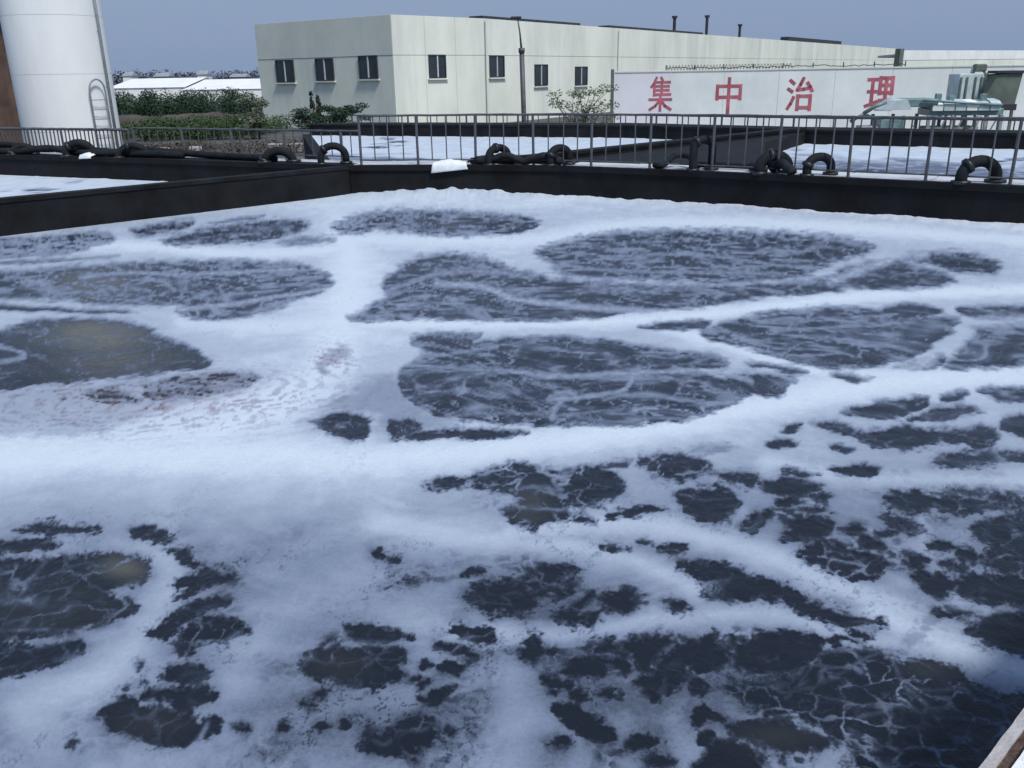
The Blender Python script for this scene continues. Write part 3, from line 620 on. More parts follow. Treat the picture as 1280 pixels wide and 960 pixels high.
# rear wall line (its foot towards us)
rear=[tuple(rearA+np.array([-1.5,.6])),tuple(rearA),tuple(rearB),tuple(np.array(at(1000,184,0))),tuple(rearC)]
def isect(p,d,a,b):
    p,d,a,b=map(np.array,(p,d,a,b)); m=np.array([d,-(b-a)]).T; t=np.linalg.solve(m,a-p); return p+d*t[0]
div2_end=isect(div2,back,rear[2],rear[3]) 
end_near=np.array(at(428,200,WT)); end_far=np.array(rear[0])
oa=lambda x,y:np.array(at(x,y,WT))
basinA=[tuple(end_near+[0,.15]),tuple(end_far),rear[1],rear[2],tuple(div2_end),tuple(div2+[0,.1])]
basinB=[tuple(div2+[.5,0]),tuple(div2_end+[.2,0]),rear[3],rear[4],(16.5,9.9),far_out[-2],far_out[-3],far_out[-4],far_out[-5]]
simple_basin(basinA,.07,('rear_left_basin_water','rear_left_basin_foam'),K('grey water of the left basin beyond the far walkway','white foam filling the left basin behind the far walkway railing'),11,-.25,5.2)
simple_basin(basinB,.08,('rear_right_basin_water','rear_right_basin_foam'),K('blue grey water of the right basin beyond the far walkway','white foam along the far side of the right basin behind the railing'),23,-.12,7.5)
side_poly=[tuple(L_near+np.array([-.3,.3])),tuple(L_far+np.array([-.3,.25])),tuple(FWL+np.array([0,-.0])),tuple(FWLL),(-30,18),(-24,8)]
simple_basin(side_poly,.08,('side_basin_water','side_basin_foam'),K('dark water of the neighbouring basin at the left edge','white foam in the neighbouring basin left of the divider wall'),37,-.02)

# ------------------------------------------------------------------ tank walls
def strip(line,w,z0,z1,mb=None,zt=None):
    """wall along a polyline, w wide to the left side of its direction"""
    mb=mb or MB(); o=off(line,w); n=len(line)
    P=[]
    for (a,b) in zip(line,o): P+=[(a[0],a[1],z0),(b[0],b[1],z0),(b[0],b[1],z1),(a[0],a[1],z1)]
    Fs=[]
    for i in range(n-1):
        q=i*4; r=q+4
        for k in range(4): k2=(k+1)%4; Fs.append((q+k,q+k2,r+k2,r+k))
    Fs+=[(3,2,1,0),((n-1)*4,(n-1)*4+1,(n-1)*4+2,(n-1)*4+3)]
    mb.add(P,[f[::-1] for f in Fs]); return mb
DEEP=-1.8
# far walkway: black wall with a pale deck on top that hangs over a little on the water side
wk=empty('far_walkway',(*FW1,0),label='long dark concrete walkway wall with pale deck across the far side of the basin',cat='walkway')
def rel(o,parent):
    o.parent=parent; o.matrix_parent_inverse=Matrix.Translation(-Vector(parent.location)) if parent.rotation_euler.z==0 else parent.matrix_basis.inverted(); return o
def densify(line,s):
    o=[]
    for a,b in zip(line[:-1],line[1:]):
        n=max(1,int(math.hypot(b[0]-a[0],b[1]-a[1])/s))
        for k in range(n): o.append((a[0]+(b[0]-a[0])*k/n,a[1]+(b[1]-a[1])*k/n))
    o.append(line[-1]); return o
body=strip(far_line,DW,DEEP,WT-.1); rel(body.build('wall_face',M['blackwall']),wk)
edge=strip(off(far_line,-.04),.15,WT-.10,WT+.012); rel(edge.build('edge_beam',M['blackwall']),wk)
# deck slabs one by one, with open joints
right_line=far_line[2:]
def slabs(line,length,d0,d1,z0,z1,m,parent,name='deck_slab',gap=.015):
    c=0
    for a,b in zip(line[:-1],line[1:]):
        a=np.array(a);b=np.array(b);Lg=np.linalg.norm(b-a);t=(b-a)/Lg;nn=np.array([-t[1],t[0]]);k=max(1,round(Lg/length)); s=Lg/k
        for i in range(k):
            p=a+t*(i*s+gap);q=a+t*((i+1)*s-gap); dz=rng.uniform(-.006,.006)
            mb=MB().prism([tuple(p+nn*d0),tuple(q+nn*d0),tuple(q+nn*d1),tuple(p+nn*d1)],z0,z1+dz)
            rel(mb.build(name,m),parent)
slabs(right_line,1.25,.115,.98,WT-.098,WT,M['deck'],wk)
slabs(far_line[:3],1.6,.115,.5,WT-.098,WT-.004,M['darkdeck'],wk)
slabs(far_line[:3],1.6,.52,.98,WT-.098,WT+.004,M['deck'],wk)

def wall_thing(name,line,w_,label,top=WT,capm='darkdeck',z0=DEEP):
    e=empty(name,(line[0][0],line[0][1],0),label=label,cat='wall')
    rel(strip(line,w_,z0,top-.07).build('wall_face',M['blackwall']),e)
    rel(strip(off(line,-.02),w_+.04,top-.07,top).build('coping',M[capm]),e)
    return e
wall_thing('divider_wall',[tuple(L_near),tuple(L_far-nd*.03)],.22,'low black divider wall along the left side of the foaming basin')
wall_thing('divider_wall',[tuple(div2),tuple(div2_end)],.35,'black divider wall running away between the two basins beyond the walkway')
wall_thing('end_wall',[tuple(end_near+[0,.05]),tuple(end_far)],.3,'dark end wall at the left side of the basin behind the railing',top=.16)
wall_thing('rear_wall',rear,1.1,'far dark concrete wall closing the basins behind the walkway',top=.55)
wall_thing('outer_wall',[tuple(NKs),tuple(L_near)],.3,'dark outer wall closing the near left end of the basin')
wall_thing('outer_wall',[(-30,18),(-24,8),tuple(L_near)],.3,'dark outer wall of the neighbouring basin at the left')
wall_thing('outer_wall',[tuple(rearC),(16.5,9.9)],.3,'dark outer wall at the right end of the rear basin')
pf=empty('side_platform',(div2[0],div2[1],0),label='low black platform filling the corner between the two basins behind the walkway',cat='platform')
pp_=[tuple(div2+np.array([.1,-.2])),tuple(np.array(at(905,214,.45))-back*.3),tuple(np.array(at(950,208,.45))),tuple(np.array(at(957,178,.45))),tuple(div2_end)]
rel(MB().prism(pp_,DEEP,.40).build('platform_body',M['blackwall']),pf); 
cx_=sum(p[0] for p in pp_)/5; cy_=sum(p[1] for p in pp_)/5
rel(MB().prism([(cx_+(p[0]-cx_)*.995,cy_+(p[1]-cy_)*.995) for p in pp_],.401,.47).build('platform_deck',M['darkdeck']),pf)
# near kerb in the lower right corner
nk=empty('near_kerb',(*NK,0),label='pale concrete kerb with a rusty strip in the lower right corner',cat='kerb')
nn_=np.array([-nd[1],nd[0]])
kl=[tuple(NKs-nd*1),tuple(NK+nd*14.1)]
rel(strip(off(kl,-.5),.5-.02,DEEP,WT-.12).build('wall_face',M['blackwall']),nk)
def jag(line,s,amp,seed):
    L_=densify(line,s); r=random.Random(seed); t=np.array(line[1])-np.array(line[0]); t=t/np.linalg.norm(t); n=np.array([-t[1],t[0]])
    return [tuple(np.array(p)+n*r.uniform(-amp,amp)) for p in L_]
kseg=[tuple(NK-nd*3),tuple(NK+nd*3)]
def band(d0,d1,z0,z1,m,name,amp,seed,ln=kseg):
    a=jag(off(ln,d0),.04,amp,seed); b=jag(off(ln,d1),.04,amp,seed+1); n=len(a)
    P=[(*p,z0) for p in a]+[(*p,z1) for p in a]+[(*p,z1) for p in b]+[(*p,z0) for p in b]
    Fs=[]
    for i in range(n-1):
        for k in range(4): k2=(k+1)%4; Fs.append((k*n+i,k*n+i+1,k2*n+i+1,k2*n+i)[::-1])
    rel(MB().add(P,Fs).build(name,m),nk)
band(-.031,0,WT-.12,WT-.002,M['kerb'],'kerb_edge',.0012,1)
band(-.060,-.032,WT-.12,WT-.010,M['rust'],'rusty_strip',.0015,5)
band(-.50,-.062,WT-.12,WT+.004,M['kerbwhite'],'kerb_top',.0012,9)
rel(strip(off([tuple(NKs-nd*1),tuple(NK-nd*3.01)],-.5),.5,WT-.12,WT).build('kerb_top',M['kerbwhite']),nk)
rel(strip(off([tuple(NK+nd*3.01),tuple(NK+nd*14.1)],-.5),.5,WT-.12,WT).build('kerb_top',M['kerbwhite']),nk)
plat=[tuple(NKs-nd*1-nn_*.52),tuple(NK+nd*14.1-nn_*.52),(16,3),(6,-12),(-8,-16)]
MB().prism(plat,DEEP,WT-.03).build('walkway_pavement',M['yard'],kind='structure')

# ------------------------------------------------------------------ railings
def line_points(line,start,step,count):
    """points along a polyline with their direction"""
    out=[]; P=[np.array(p) for p in line]; seg=[np.linalg.norm(b-a) for a,b in zip(P[:-1],P[1:])]
    for k in range(count):
        s=start+k*step; i=0
        while i<len(seg)-1 and s>seg[i]: s-=seg[i]; i+=1
        if s>seg[i]+1e-6: break
        t=(P[i+1]-P[i])/seg[i]; out.append((P[i]+t*s,t))
    return out
def near_line_x(line,px,z):
    """arc length along line where it is seen at picture column px"""
    best=None; s=0
    for a,b in zip(line[:-1],line[1:]):
        a=np.array(a);b=np.array(b);Lg=np.linalg.norm(b-a)
        for k in range(200):
            p=a+(b-a)*k/200; D=np.array([p[0],p[1],z-H]); x=640+F*(D@_R)/(D@_fw); e=abs(x-px)
            if best is None or e<best[0]: best=(e,s+Lg*k/200)
        s+=Lg
    return best[1]
rl=off(far_line,.20)
def railing(name,line,s0,s1,step,every,h,label,pr=.014,postr=.027,bottom=.10,rr_=.022):
    p0=line_points(line,s0,1,1)[0][0]
    e=empty(name,(p0[0],p0[1],WT),label=label,cat='railing')
    n=int((s1-s0)/step)+1; pts=line_points(line,s0,step,n)
    rj=random.Random(3)
    pk=MB().tube([(0,0,bottom),(0,0,h)],pr,6).build('baluster',M['rail']); po=MB().tube([(0,0,-.06),(0,0,h+.02)],postr,8).add([( .05*math.cos(a),.05*math.sin(a),.006) for a in np.linspace(0,2*math.pi,8,endpoint=False)],[tuple(range(8))]).build('post',M['rail'])
    fp=fo=True
    for i,(p,t) in enumerate(pts):
        src=po if i%every==0 else pk
        if (i%every==0 and fo) or (i%every and fp):
            o=src
            if i%every==0: fo=False
            else: fp=False
        else: o=src.copy(); S.collection.objects.link(o)
        o.parent=e; o.location=(p[0]-p0[0],p[1]-p0[1],0); o.rotation_euler=(rj.uniform(-.012,.012),rj.uniform(-.012,.012),0)
    path=[(p[0]-p0[0],p[1]-p0[1],h+rj.uniform(-.006,.006)) for p,t in pts]
    MB().tube(path,rr_,8).build('top_rail',M['rail'],e,True)
    MB().tube([(x,y,bottom+rj.uniform(-.004,.004)) for x,y,z in path],.015,6).build('bottom_rail',M['rail'],e,True)
    return e
sR=near_line_x(rl,452,WT); tot=sum(np.linalg.norm(np.array(b)-np.array(a)) for a,b in zip(rl[:-1],rl[1:]))
railing('tall_railing',rl,sR,tot-.3,.31,4,1.0,'tall dark steel railing along the far walkway from the middle to the right')
sL0=near_line_x(rl,-60,WT); sL1=near_line_x(rl,147,WT); sL2=near_line_x(rl,446,WT)
railing('low_railing',off(far_line,.7),sL0,sL1,.135,9,.62,'low dark picket railing in front of the white storage tower',pr=.017,postr=.03,bottom=.12,rr_=.034)
railing('low_railing',off(far_line,.7),sL1+.15,sL2,.26,6,.66,'low dark railing on the walkway between the white tower and the tall railing',pr=.012,postr=.034,bottom=.12,rr_=.024)

rearl=off(rear,.35)
srA=near_line_x(rearl,440,.55); srB=near_line_x(rearl,1300,.55)
re_=railing('rear_railing',rearl,srA,srB,.42,6,.34,'long low dark railing far behind, on the rear wall of the basins',pr=.02,postr=.035,bottom=.05,rr_=.026); re_.location.z=.55
# ------------------------------------------------------------------ black pipe arches on the deck
def arch(i,pxx,wd,ht,label,twist=0.,r=.062):
    s=near_line_x(off(far_line,.05),pxx,WT); p,t=line_points(off(far_line,.05),s,1,1)[0]; n=np.array([-t[1],t[0]])
    rz=math.atan2(t[1],t[0])+twist
    e=empty('pipe_arch',(p[0],p[1],WT),rz,label=label,cat='pipe',group='black pipe arches on the far walkway')
    # local x along the wall, y away from the basin
    pts=[]; 
    a0,b0=.03,.36
    x0,x1=-wd/2,wd/2
    pts.append((x0,a0,.0)); pts.append((x0,a0,.06)); 
    for k in range(0,13):
        a=math.pi*(1-k/12); u=(math.cos(a)+1)/2
        pts.append((x0+(x1-x0)*u,a0+(b0-a0)*u,ht-r-min(.26,wd*.55)+min(.26,wd*.55)*math.sin(a)))
    pts.append((x1,b0,.04)); 
    MB().tube(pts,r,10).build('bent_pipe',M['hose'],e,True)
    MB().tube([(x1,b0,-.01),(x1,b0,.05)],r*1.75,12).build('flange',M['flange'],e,True)
    j=3+ (i%3)*2
    q=Vector(pts[j]); q2=Vector(pts[j+1]); d=(q2-q).normalized()
    MB().tube([q-d*.03,q+d*.03],r*1.35,12).build('clamp',M['flange'],e,True)
    MB().tube([(x0,a0,-.01),(x0,a0,.04)],r*1.6,12).build('pipe_collar',M['flange'],e,True)
    return e
AR=[(20,.40,.30,'black pipe arch at the far left edge of the walkway'),(92,.55,.42,'stout black pipe arch in front of the white tower',),(160,.6,.36,'low black pipe arch right of the white tower'),
(342,.55,.34,'low black pipe arch on the walkway under the left end of the factory'),(410,.42,.46,'tall black pipe arch beneath the small green tree'),
(620,.32,.42,'black pipe arch just right of the white plastic sheet'),(697,.32,.42,'black pipe arch on the walkway below the olive bush'),
(872,.24,.64,'tallest black pipe arch, in front of the second wall character'),(962,.42,.42,'black pipe arch left of the close pair of arches in front of the third character'),(1019,.32,.40,'black pipe arch with foam seen through it, below the third character'),(1219,.46,.44,'black pipe arch nearest the right edge of the photo')]
for i,a in enumerate(AR): arch(i,a[0],a[1],a[2],a[3],r=.095 if i in(1,10,3,8) else .078)
# hoses lying on the deck
def hose(name,pxs,offs,zs,r,label):
    pts=[]
    for x,o_,z in zip(pxs,offs,zs):
        l=off(far_line,o_); p,t=line_points(l,near_line_x(l,x,WT),1,1)[0]; pts.append((p[0],p[1],WT+z))
    c=[np.array(p) for p in pts]; sm=[]
    for i in range(len(c)-1):
        a=c[max(0,i-1)];b=c[i];d=c[i+1];e2=c[min(len(c)-1,i+2)]
        for k in range(6):
            t=k/6; sm.append(tuple(.5*((2*b)+(d-a)*t+(2*a-5*b+4*d-e2)*t*t+(3*b-a-3*d+e2)*t**3)))
    sm.append(tuple(c[-1]))
    return MB().tube(sm,r,8).build(name,M['hose'],smooth=True,label=label,cat='hose')
hose('black_hose',(596,615,640,668,692,700),(.12,.5,.3,.55,.3,.12),(.09,.09,.10,.09,.10,.09),.09,'thick black hose lying on the deck between the white sheet and the olive bush')
hose('black_hose',(590,608,632,655,680,690),(.3,.12,.12,.2,.12,.4),(.07,.07,.2,.07,.2,.07),.07,'thinner black hose looped over the deck edge right of the white sheet')
hose('black_hose',(818,826,834,842,850,862,872,880,945,955),(.2,.12,.3,.5,.7,.6,.3,.6,.6,.1),(.07,.07,.12,.22,.22,.2,.07,.07,.07,.07),.06,'black hose snaking over the deck near the tallest pipe arch')
hose('black_hose',(940,948,958,968,975,990),(.5,.3,.15,.3,.15,.02),(.08,.08,.3,.08,.2,.05),.085,'thick black hose heaped on the deck left of the right pair of arches')
hose('black_hose',(-30,20,60,100,130,165,200,230),(.2,.15,.2,.3,.15,.3,.2,.35),(.1,.08,.18,.08,.1,.08,.1,.07),.085,'black hose laid along the left part of the far walkway')
hose('black_hose',(-40,10,50,90,150,180,240,300,345),(.55,.5,.55,.4,.5,.55,.5,.4,.3),(.1,.22,.12,.16,.1,.16,.1,.07,.07),.08,'long black hose behind the low railing posts on the left walkway')

# white plastic sheets
def sheet(pxx,y,wid,hgt,label,seed,drop=.16):
    l=off(far_line,-.02); p,t=line_points(l,near_line_x(l,pxx,WT),1,1)[0]; e=[]
    nx,ny=26,14; r=random.Random(seed); P=[];n=np.array([-t[1],t[0]])
    for j in range(ny):
        for i in range(nx):
            u=i/(nx-1)-.5; v=j/(ny-1)
            x=u*wid*(1-.25*v); 
            prof=hgt*math.sin(math.pi*min(1,v*1.0))**.7*(1-abs(u)**2*2.6) if v>.28 else 0
            q=np.array([x*7+seed*3,v*5]); cr=float(fbm(np.array([q[0]]),np.array([q[1]]),3,seed)[0])
            if v<=.28: yy=-.055-.012*abs(cr); zz=-drop*(1-v/.28)*(1-.5*(u+.5))+.012
            else: yy=-.04+(v-.28)*.55; zz=.02+prof+cr*.035
            pp=p+t*x+n*yy; P.append((pp[0],pp[1],WT+zz))
    Fs=[(j*nx+i,j*nx+i+1,(j+1)*nx+i+1,(j+1)*nx+i) for j in range(ny-1) for i in range(nx-1)]
    o=MB().add(P,Fs).build('plastic_sheet',M['bag'],smooth=True,label=label,cat='sheet')
    md=o.modifiers.new('thick','SOLIDIFY'); md.thickness=.006; md.offset=1
    return o
sheet(562,208,.78,.085,'crumpled bright white plastic sheet on the far walkway edge behind a railing post',4)
sheet(108,200,.42,.08,'small pale plastic sheet on the dark walkway in front of the white tower',9,.05)

# ------------------------------------------------------------------ ground
GZ=-1.2
def ground():
    mb=MB(); R0=3000
    mb.add([(-R0,-200,GZ),(R0,-200,GZ),(R0,R0,GZ),(-R0,R0,GZ)],[(0,1,2,3)])
    mb.build('ground',M['ground'],kind='structure')
ground()
yp=[(-7,38),(60,38),(80,95),(-8,62)]
MB().add([(x,y,GZ+.004) for x,y in yp],[tuple(range(len(yp)))]).build('pavement',M['yard'],kind='structure')
def bank(name,x0,x1,y0,y1,h,m,label):
    xs=np.linspace(x0,x1,40); ys=np.linspace(y0,y1,9); P=[];
    for j,y in enumerate(ys):
        for i,x in enumerate(xs):
            z=GZ-.02+h*math.sin(math.pi*j/8)*min(1,i/4,(39-i)/4)*(1+.35*float(gnoise(np.array([x*.5]),np.array([y*.5]),3)[0])); P.append((x,y,z))
    MB().add(P,[(j*40+i,j*40+i+1,(j+1)*40+i+1,(j+1)*40+i) for j in range(8) for i in range(39)]).build(name,m,smooth=True,kind='structure')
bank('earth_bank',-36,-18,70,80,.85,M['soil'],'')

# ------------------------------------------------------------------ storage tower
tx,ty,_=atd(79,100,31.)
tw=empty('storage_tower',(tx,ty,GZ),label='tall round white storage tower at the left with a ladder on its right side',cat='tower')
def ring_cyl(mb,r,z0,z1,n=64,r1=None,cap=False):
    r1=r if r1 is None else r1
    P=[(r*math.cos(2*math.pi*k/n),r*math.sin(2*math.pi*k/n),z0) for k in range(n)]+[(r1*math.cos(2*math.pi*k/n),r1*math.sin(2*math.pi*k/n),z1) for k in range(n)]
    return mb.add(P,[(k,(k+1)%n,n+(k+1)%n,n+k) for k in range(n)]+([tuple(range(n))[::-1],tuple(range(n,2*n))] if cap else []))
TR=1.51
zc=0.3
for k in range(5):
    ring_cyl(MB(),TR,.3+k*1.75+.004,.3+(k+1)*1.75-.004).build('shell_course',M['tower'],tw,True)
for k in range(1,5): ring_cyl(MB(),TR-.012,.3+k*1.75-.03,.3+k*1.75+.03).build('seam',M['facade2'],tw,True)
ring_cyl(MB(),TR+.05,.3+5*1.75,.3+5*1.75+.12).build('top_ring',M['metal'],tw,True)
ring_cyl(MB(),TR+.0,.3+5*1.75+.12,.3+5*1.75+.6,r1=.2).build('cone_roof',M['tower'],tw,True)
ring_cyl(MB(),TR+.35,0,.295,cap=True).build('base_slab',M['yard'],tw)
# flat shading of caps avoided: sides only matter
view=math.atan2(-ty,-tx)
def onT(deg,r,z): a=view+math.radians(deg); return (r*math.cos(a),r*math.sin(a),z)
# ladder: two stiles joined by an arch at the top
lad=MB(); ang0,ang1=25,45; zt=_h=None
ztop=atd(120,99,29.9)[2]-GZ; pts=[onT(ang0,TR+.16,.35),onT(ang0,TR+.16,ztop-.35)]
for k in range(1,8):
    a=k/8; pts.append(onT(ang0+(ang1-ang0)*(1-math.cos(math.pi*a))/2,TR+.16,ztop-.35+.35*math.sin(math.pi*a)))
pts+=[onT(ang1,TR+.16,ztop-.35),onT(ang1,TR+.16,.35)]
ldr=MB().tube(pts,.028,8).build('ladder',M['metal'],tw,True)
for k in range(9): MB().tube([onT(ang0,TR+.16,.6+k*.3),onT((ang0+ang1)/2,TR+.18,.6+k*.3),onT(ang1,TR+.16,.6+k*.3)],.014,6).build('rung',M['metal'],ldr)
MB().tube([onT(56,TR+.07,.3),onT(56,TR+.07,5.2),onT(55,TR+.07,9.0)],.045,8).build('down_pipe',M['metal'],tw,True)
for z in (1.6,3.4,5.1,6.9): MB().tube([onT(56,TR-.01,z),onT(56,TR+.08,z)],.03,6).build('pipe_bracket',M['metal'],tw)

# ------------------------------------------------------------------ brown building at the left edge
bx=empty('brown_building',(*atd(-60,100,44.)[:2],GZ),math.radians(-6),label='tall brown clad building cut by the left edge behind the white tower',cat='building')
tz=atd(5,22,44.)[2]-GZ
for k in range(7):
    MB().box((-.62-.0+k*.0,0,0),(0,0,0)) if 0 else None
wdt=6.4
x_right=atd(21,100,44.)[0]-atd(-60,100,44.)[0]
for k in range(9):
    MB().box((x_right-.3-k*.72,1.5,tz/2),(.70,6,tz),0,.01).build('cladding_panel',M['brown'],bx)
MB().box((x_right-3,1.5,tz+.12),(6.9,6.6,.26),0,.02).build('roof_edge',M['dark'],bx)
MB().box((x_right-1.0,-1.55,1.4),(1.8,.12,2.6),0,.01).build('dark_door',M['dark'],bx)

# ------------------------------------------------------------------ factory
def facade_pt(px,Y): x,y,z=atd(px,100,Y); return np.array([x,y])
C0=facade_pt(493,62.); TOPZ=atd(493,18,62.)[2]
CL=facade_pt(325,70.5); C1=facade_pt(606,68.2); 
C2=np.array([facade_pt(1119,215.)[0],215.])
fac=empty('factory_building',(C0[0],C0[1],GZ),label='long pale two-faced factory building with small dark windows behind the basins',cat='building')
HT=TOPZ-GZ
def wallpanels(a,b,z0,z1,thick,name,m,n,parent,org,gap=.02,inset=0):
    a=np.array(a);b=np.array(b);L_=np.linalg.norm(b-a);t=(b-a)/L_;nrm=np.array([t[1],-t[0]])   # outward: right of a->b
    rz=math.atan2(t[1],t[0])
    for k in range(n):
        c=a+t*L_*(k+.5)/n-nrm*(thick/2+inset)
        MB().box((c[0]-org[0],c[1]-org[1],(z0+z1)/2),(L_/n-gap,thick,z1-z0),rz,.006).build(name,m,parent)
org=(C0[0],C0[1])
BAND=HT*.66
# side wall (left, in shade) and front walls; lower render and a parapet band above it
for a,b,n1,n2 in((CL,C0,5,5),(C0,C1,3,3),(C1,C2,22,22)):
    wallpanels(a,b,0,BAND,.3,'wall_panel',M['facade'],n1,fac,org)
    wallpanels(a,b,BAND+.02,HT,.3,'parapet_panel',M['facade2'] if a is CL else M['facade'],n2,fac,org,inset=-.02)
CLb=CL+np.array([60,75.])
roof=[tuple(CL-C0),(0,0),tuple(C1-C0),tuple(C2-C0),tuple(C2-C0+np.array([-40,30])),tuple(CL-C0+np.array([20,90]))]
inner=[tuple(np.array(p)*.999+np.array([.1,.5])) for p in roof]
MB().prism(inner,HT-.6,HT-.35).build('roof',M['roofm'],fac)
MB().prism(inner,0,.3).build('floor_slab',M['yard'],fac)
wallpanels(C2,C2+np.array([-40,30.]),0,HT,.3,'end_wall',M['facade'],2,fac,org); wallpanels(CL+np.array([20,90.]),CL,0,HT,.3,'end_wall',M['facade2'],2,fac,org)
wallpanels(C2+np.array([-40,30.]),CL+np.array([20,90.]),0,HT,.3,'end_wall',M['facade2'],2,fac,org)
def on_face(a,b,px):
    """point on the face a-b seen at picture column px"""
    d=ray(px,100.)[:2]; return isect(np.zeros(2),d,a,b)
def window(px,py,wpx,hpx,a,b):
    p=on_face(a,b,px); t=(b-a)/np.linalg.norm(b-a); nrm=np.array([t[1],-t[0]]); rz=math.atan2(t[1],t[0])
    d=p[1]; zc=atd(px,py,d)[2]-GZ; hh=hpx*d/F
    w2=(on_face(a,b,px+wpx/2)-on_face(a,b,px-wpx/2)); ww=np.linalg.norm(w2)
    e=MB(); q=p+nrm*.03-C0
    # recess lined dark, frame proud of it
    def bx_(u,v,su,sv,dep,y0): c=q+t*u+nrm*y0; return ((c[0],c[1],zc+v),(su,dep,sv))
    fr=MB(); T=.07
    for u,v,su,sv in((0,hh/2-T/2,ww,T),(0,-hh/2+T/2,ww,T),(-ww/2+T/2,0,T,hh-2*T),(ww/2-T/2,0,T,hh-2*T)):
        c,dm=bx_(u,v,su,sv,.10,.02); fr.box(c,dm,rz)
    fo=fr.build('window',M['dark'],fac)
    c,dm=bx_(0,0,.10,hh-2*T,.09,.02); MB().box(c,dm,rz).build('mullion',M['frame'],fo)
    for sgn in(-1,1):
        c,dm=bx_(sgn*ww/4,0,ww/2-T-.03,hh-2*T,.03,-.0); MB().box(c,dm,rz).build('pane',M['glass'],fo)
    c,dm=bx_(0,-hh/2-.06,ww+.25,.08,.22,.05); MB().box(c,dm,rz).build('sill',M['facade'],fo)
for px,py,a,b,wp,hp in((358,89,CL,C0,22,25),(407.5,87,CL,C0,22,25),(462,84,CL,C0,23,26),(547,83,C0,C1,21,26),(621,83,C1,C2,18,24),(676,94,C1,C2,16,24),(726,95,C1,C2,15,21)):
    window(px,py,wp,hp,a,b)
# vents along the roof
def roofbar(px0,px1,y0,y1,m='dark'):
    a=on_face(C1,C2,px0);b=on_face(C1,C2,px1); t=(b-a)/np.linalg.norm(b-a); nrm=np.array([t[1],-t[0]])
    z0=HT-.4; z1=atd(px0,y0,a[1])[2]-GZ+.08
    c=(a+b)/2-nrm*1.0-C0
    MB().box((c[0],c[1],(z0+z1)/2),(np.linalg.norm(b-a),1.2,z1-z0),math.atan2(t[1],t[0]),.03).build('roof_vent',M[m],fac)
roofbar(611,730,20.5,28); roofbar(766,880,32.5,40); roofbar(985,1050,46.5,51)
for px,yt,yb in((853,22,40),(892,21,43),(932,32,46)):
    a=on_face(C1,C2,px)-C0+np.array([-1.,.7]); d=a[1]+C0[1]; z1=atd(px,yt,d)[2]-GZ
    st=MB().tube([(a[0],a[1],HT-.5),(a[0],a[1],z1)],.17,8).build('flue',M['dark'],fac)
    MB().tube([(a[0],a[1],z1-.05),(a[0],a[1],z1+.18)],.30,8).build('flue_cap',M['dark'],st)
# down pipes on the front
for px in (606,770):
    a=on_face(C1,C2,px+1)-C0+np.array([.12,-.1]); MB().tube([(a[0],a[1],0),(a[0],a[1],HT-.1)],.07,6).build('down_pipe',M['facade2'],fac)

# low warehouse to the right of it
W0=facade_pt(1122,120.); W1=facade_pt(1330,150.)
wh=empty('warehouse',(W0[0],W0[1],GZ),label='low pale warehouse at the far right behind the white lettered wall',cat='building')
wz=atd(1122,63,120.)[2]-GZ
wallpanels(W0,W1,0,wz-1.2,.3,'wall_panel',M['facade'],6,wh,W0); wallpanels(W0,W1,wz-1.18,wz,.3,'parapet_panel',M['signwall'],6,wh,W0,inset=-.05)
MB().prism([(0,.2),tuple(W1-W0+np.array([0,.2])),tuple(W1-W0+np.array([5,20])),(5,20)],wz-.7,wz-.4).build('roof',M['roofm'],wh)
t_=(W1-W0)/np.linalg.norm(W1-W0)
MB().box((-.35,-.4,wz-.9),(.9,.7,2.2),math.atan2(t_[1],t_[0]),.03).build('corner_duct',M['greygreen'],wh)

# ------------------------------------------------------------------ lettered wall
SW0=facade_pt(768,52.5); SW1=facade_pt(1340,48.)
sw=empty('lettered_wall',(SW0[0],SW0[1],GZ),label='long low white wall painted with large red Chinese characters',cat='wall')
sz=atd(900,87.5,50.8)[2]-GZ; sz=3.50
t=(SW1-SW0)/np.linalg.norm(SW1-SW0); nrm=np.array([t[1],-t[0]]); srz=math.atan2(t[1],t[0]); Ls=np.linalg.norm(SW1-SW0)
u0=0
def wall_u(px): return float((on_face(SW0,SW1,px)-SW0)@t)
edges=[0,wall_u(838)]+[wall_u(838)+(Ls-wall_u(838))*k/7 for k in range(1,8)]
for k,(a,b) in enumerate(zip(edges[:-1],edges[1:])):
    c=t*(a+b)/2-nrm*.12
    MB().box((c[0],c[1],sz/2),(b-a-.012,.24,sz),srz,.008).build('wall_panel',M['signlilac'] if k==0 else M['signwall'],sw)
    c=t*(a+b)/2-nrm*.12; MB().box((c[0],c[1],sz+.045),(b-a-.02,.32,.08),srz,.01).build('coping',M['facade2'],sw)
c=t*(-.12)-nrm*.1; MB().box((c[0],c[1],sz/2+.1),(.16,.3,sz+.2),srz,.01).build('end_post',M['greygreen'],sw)
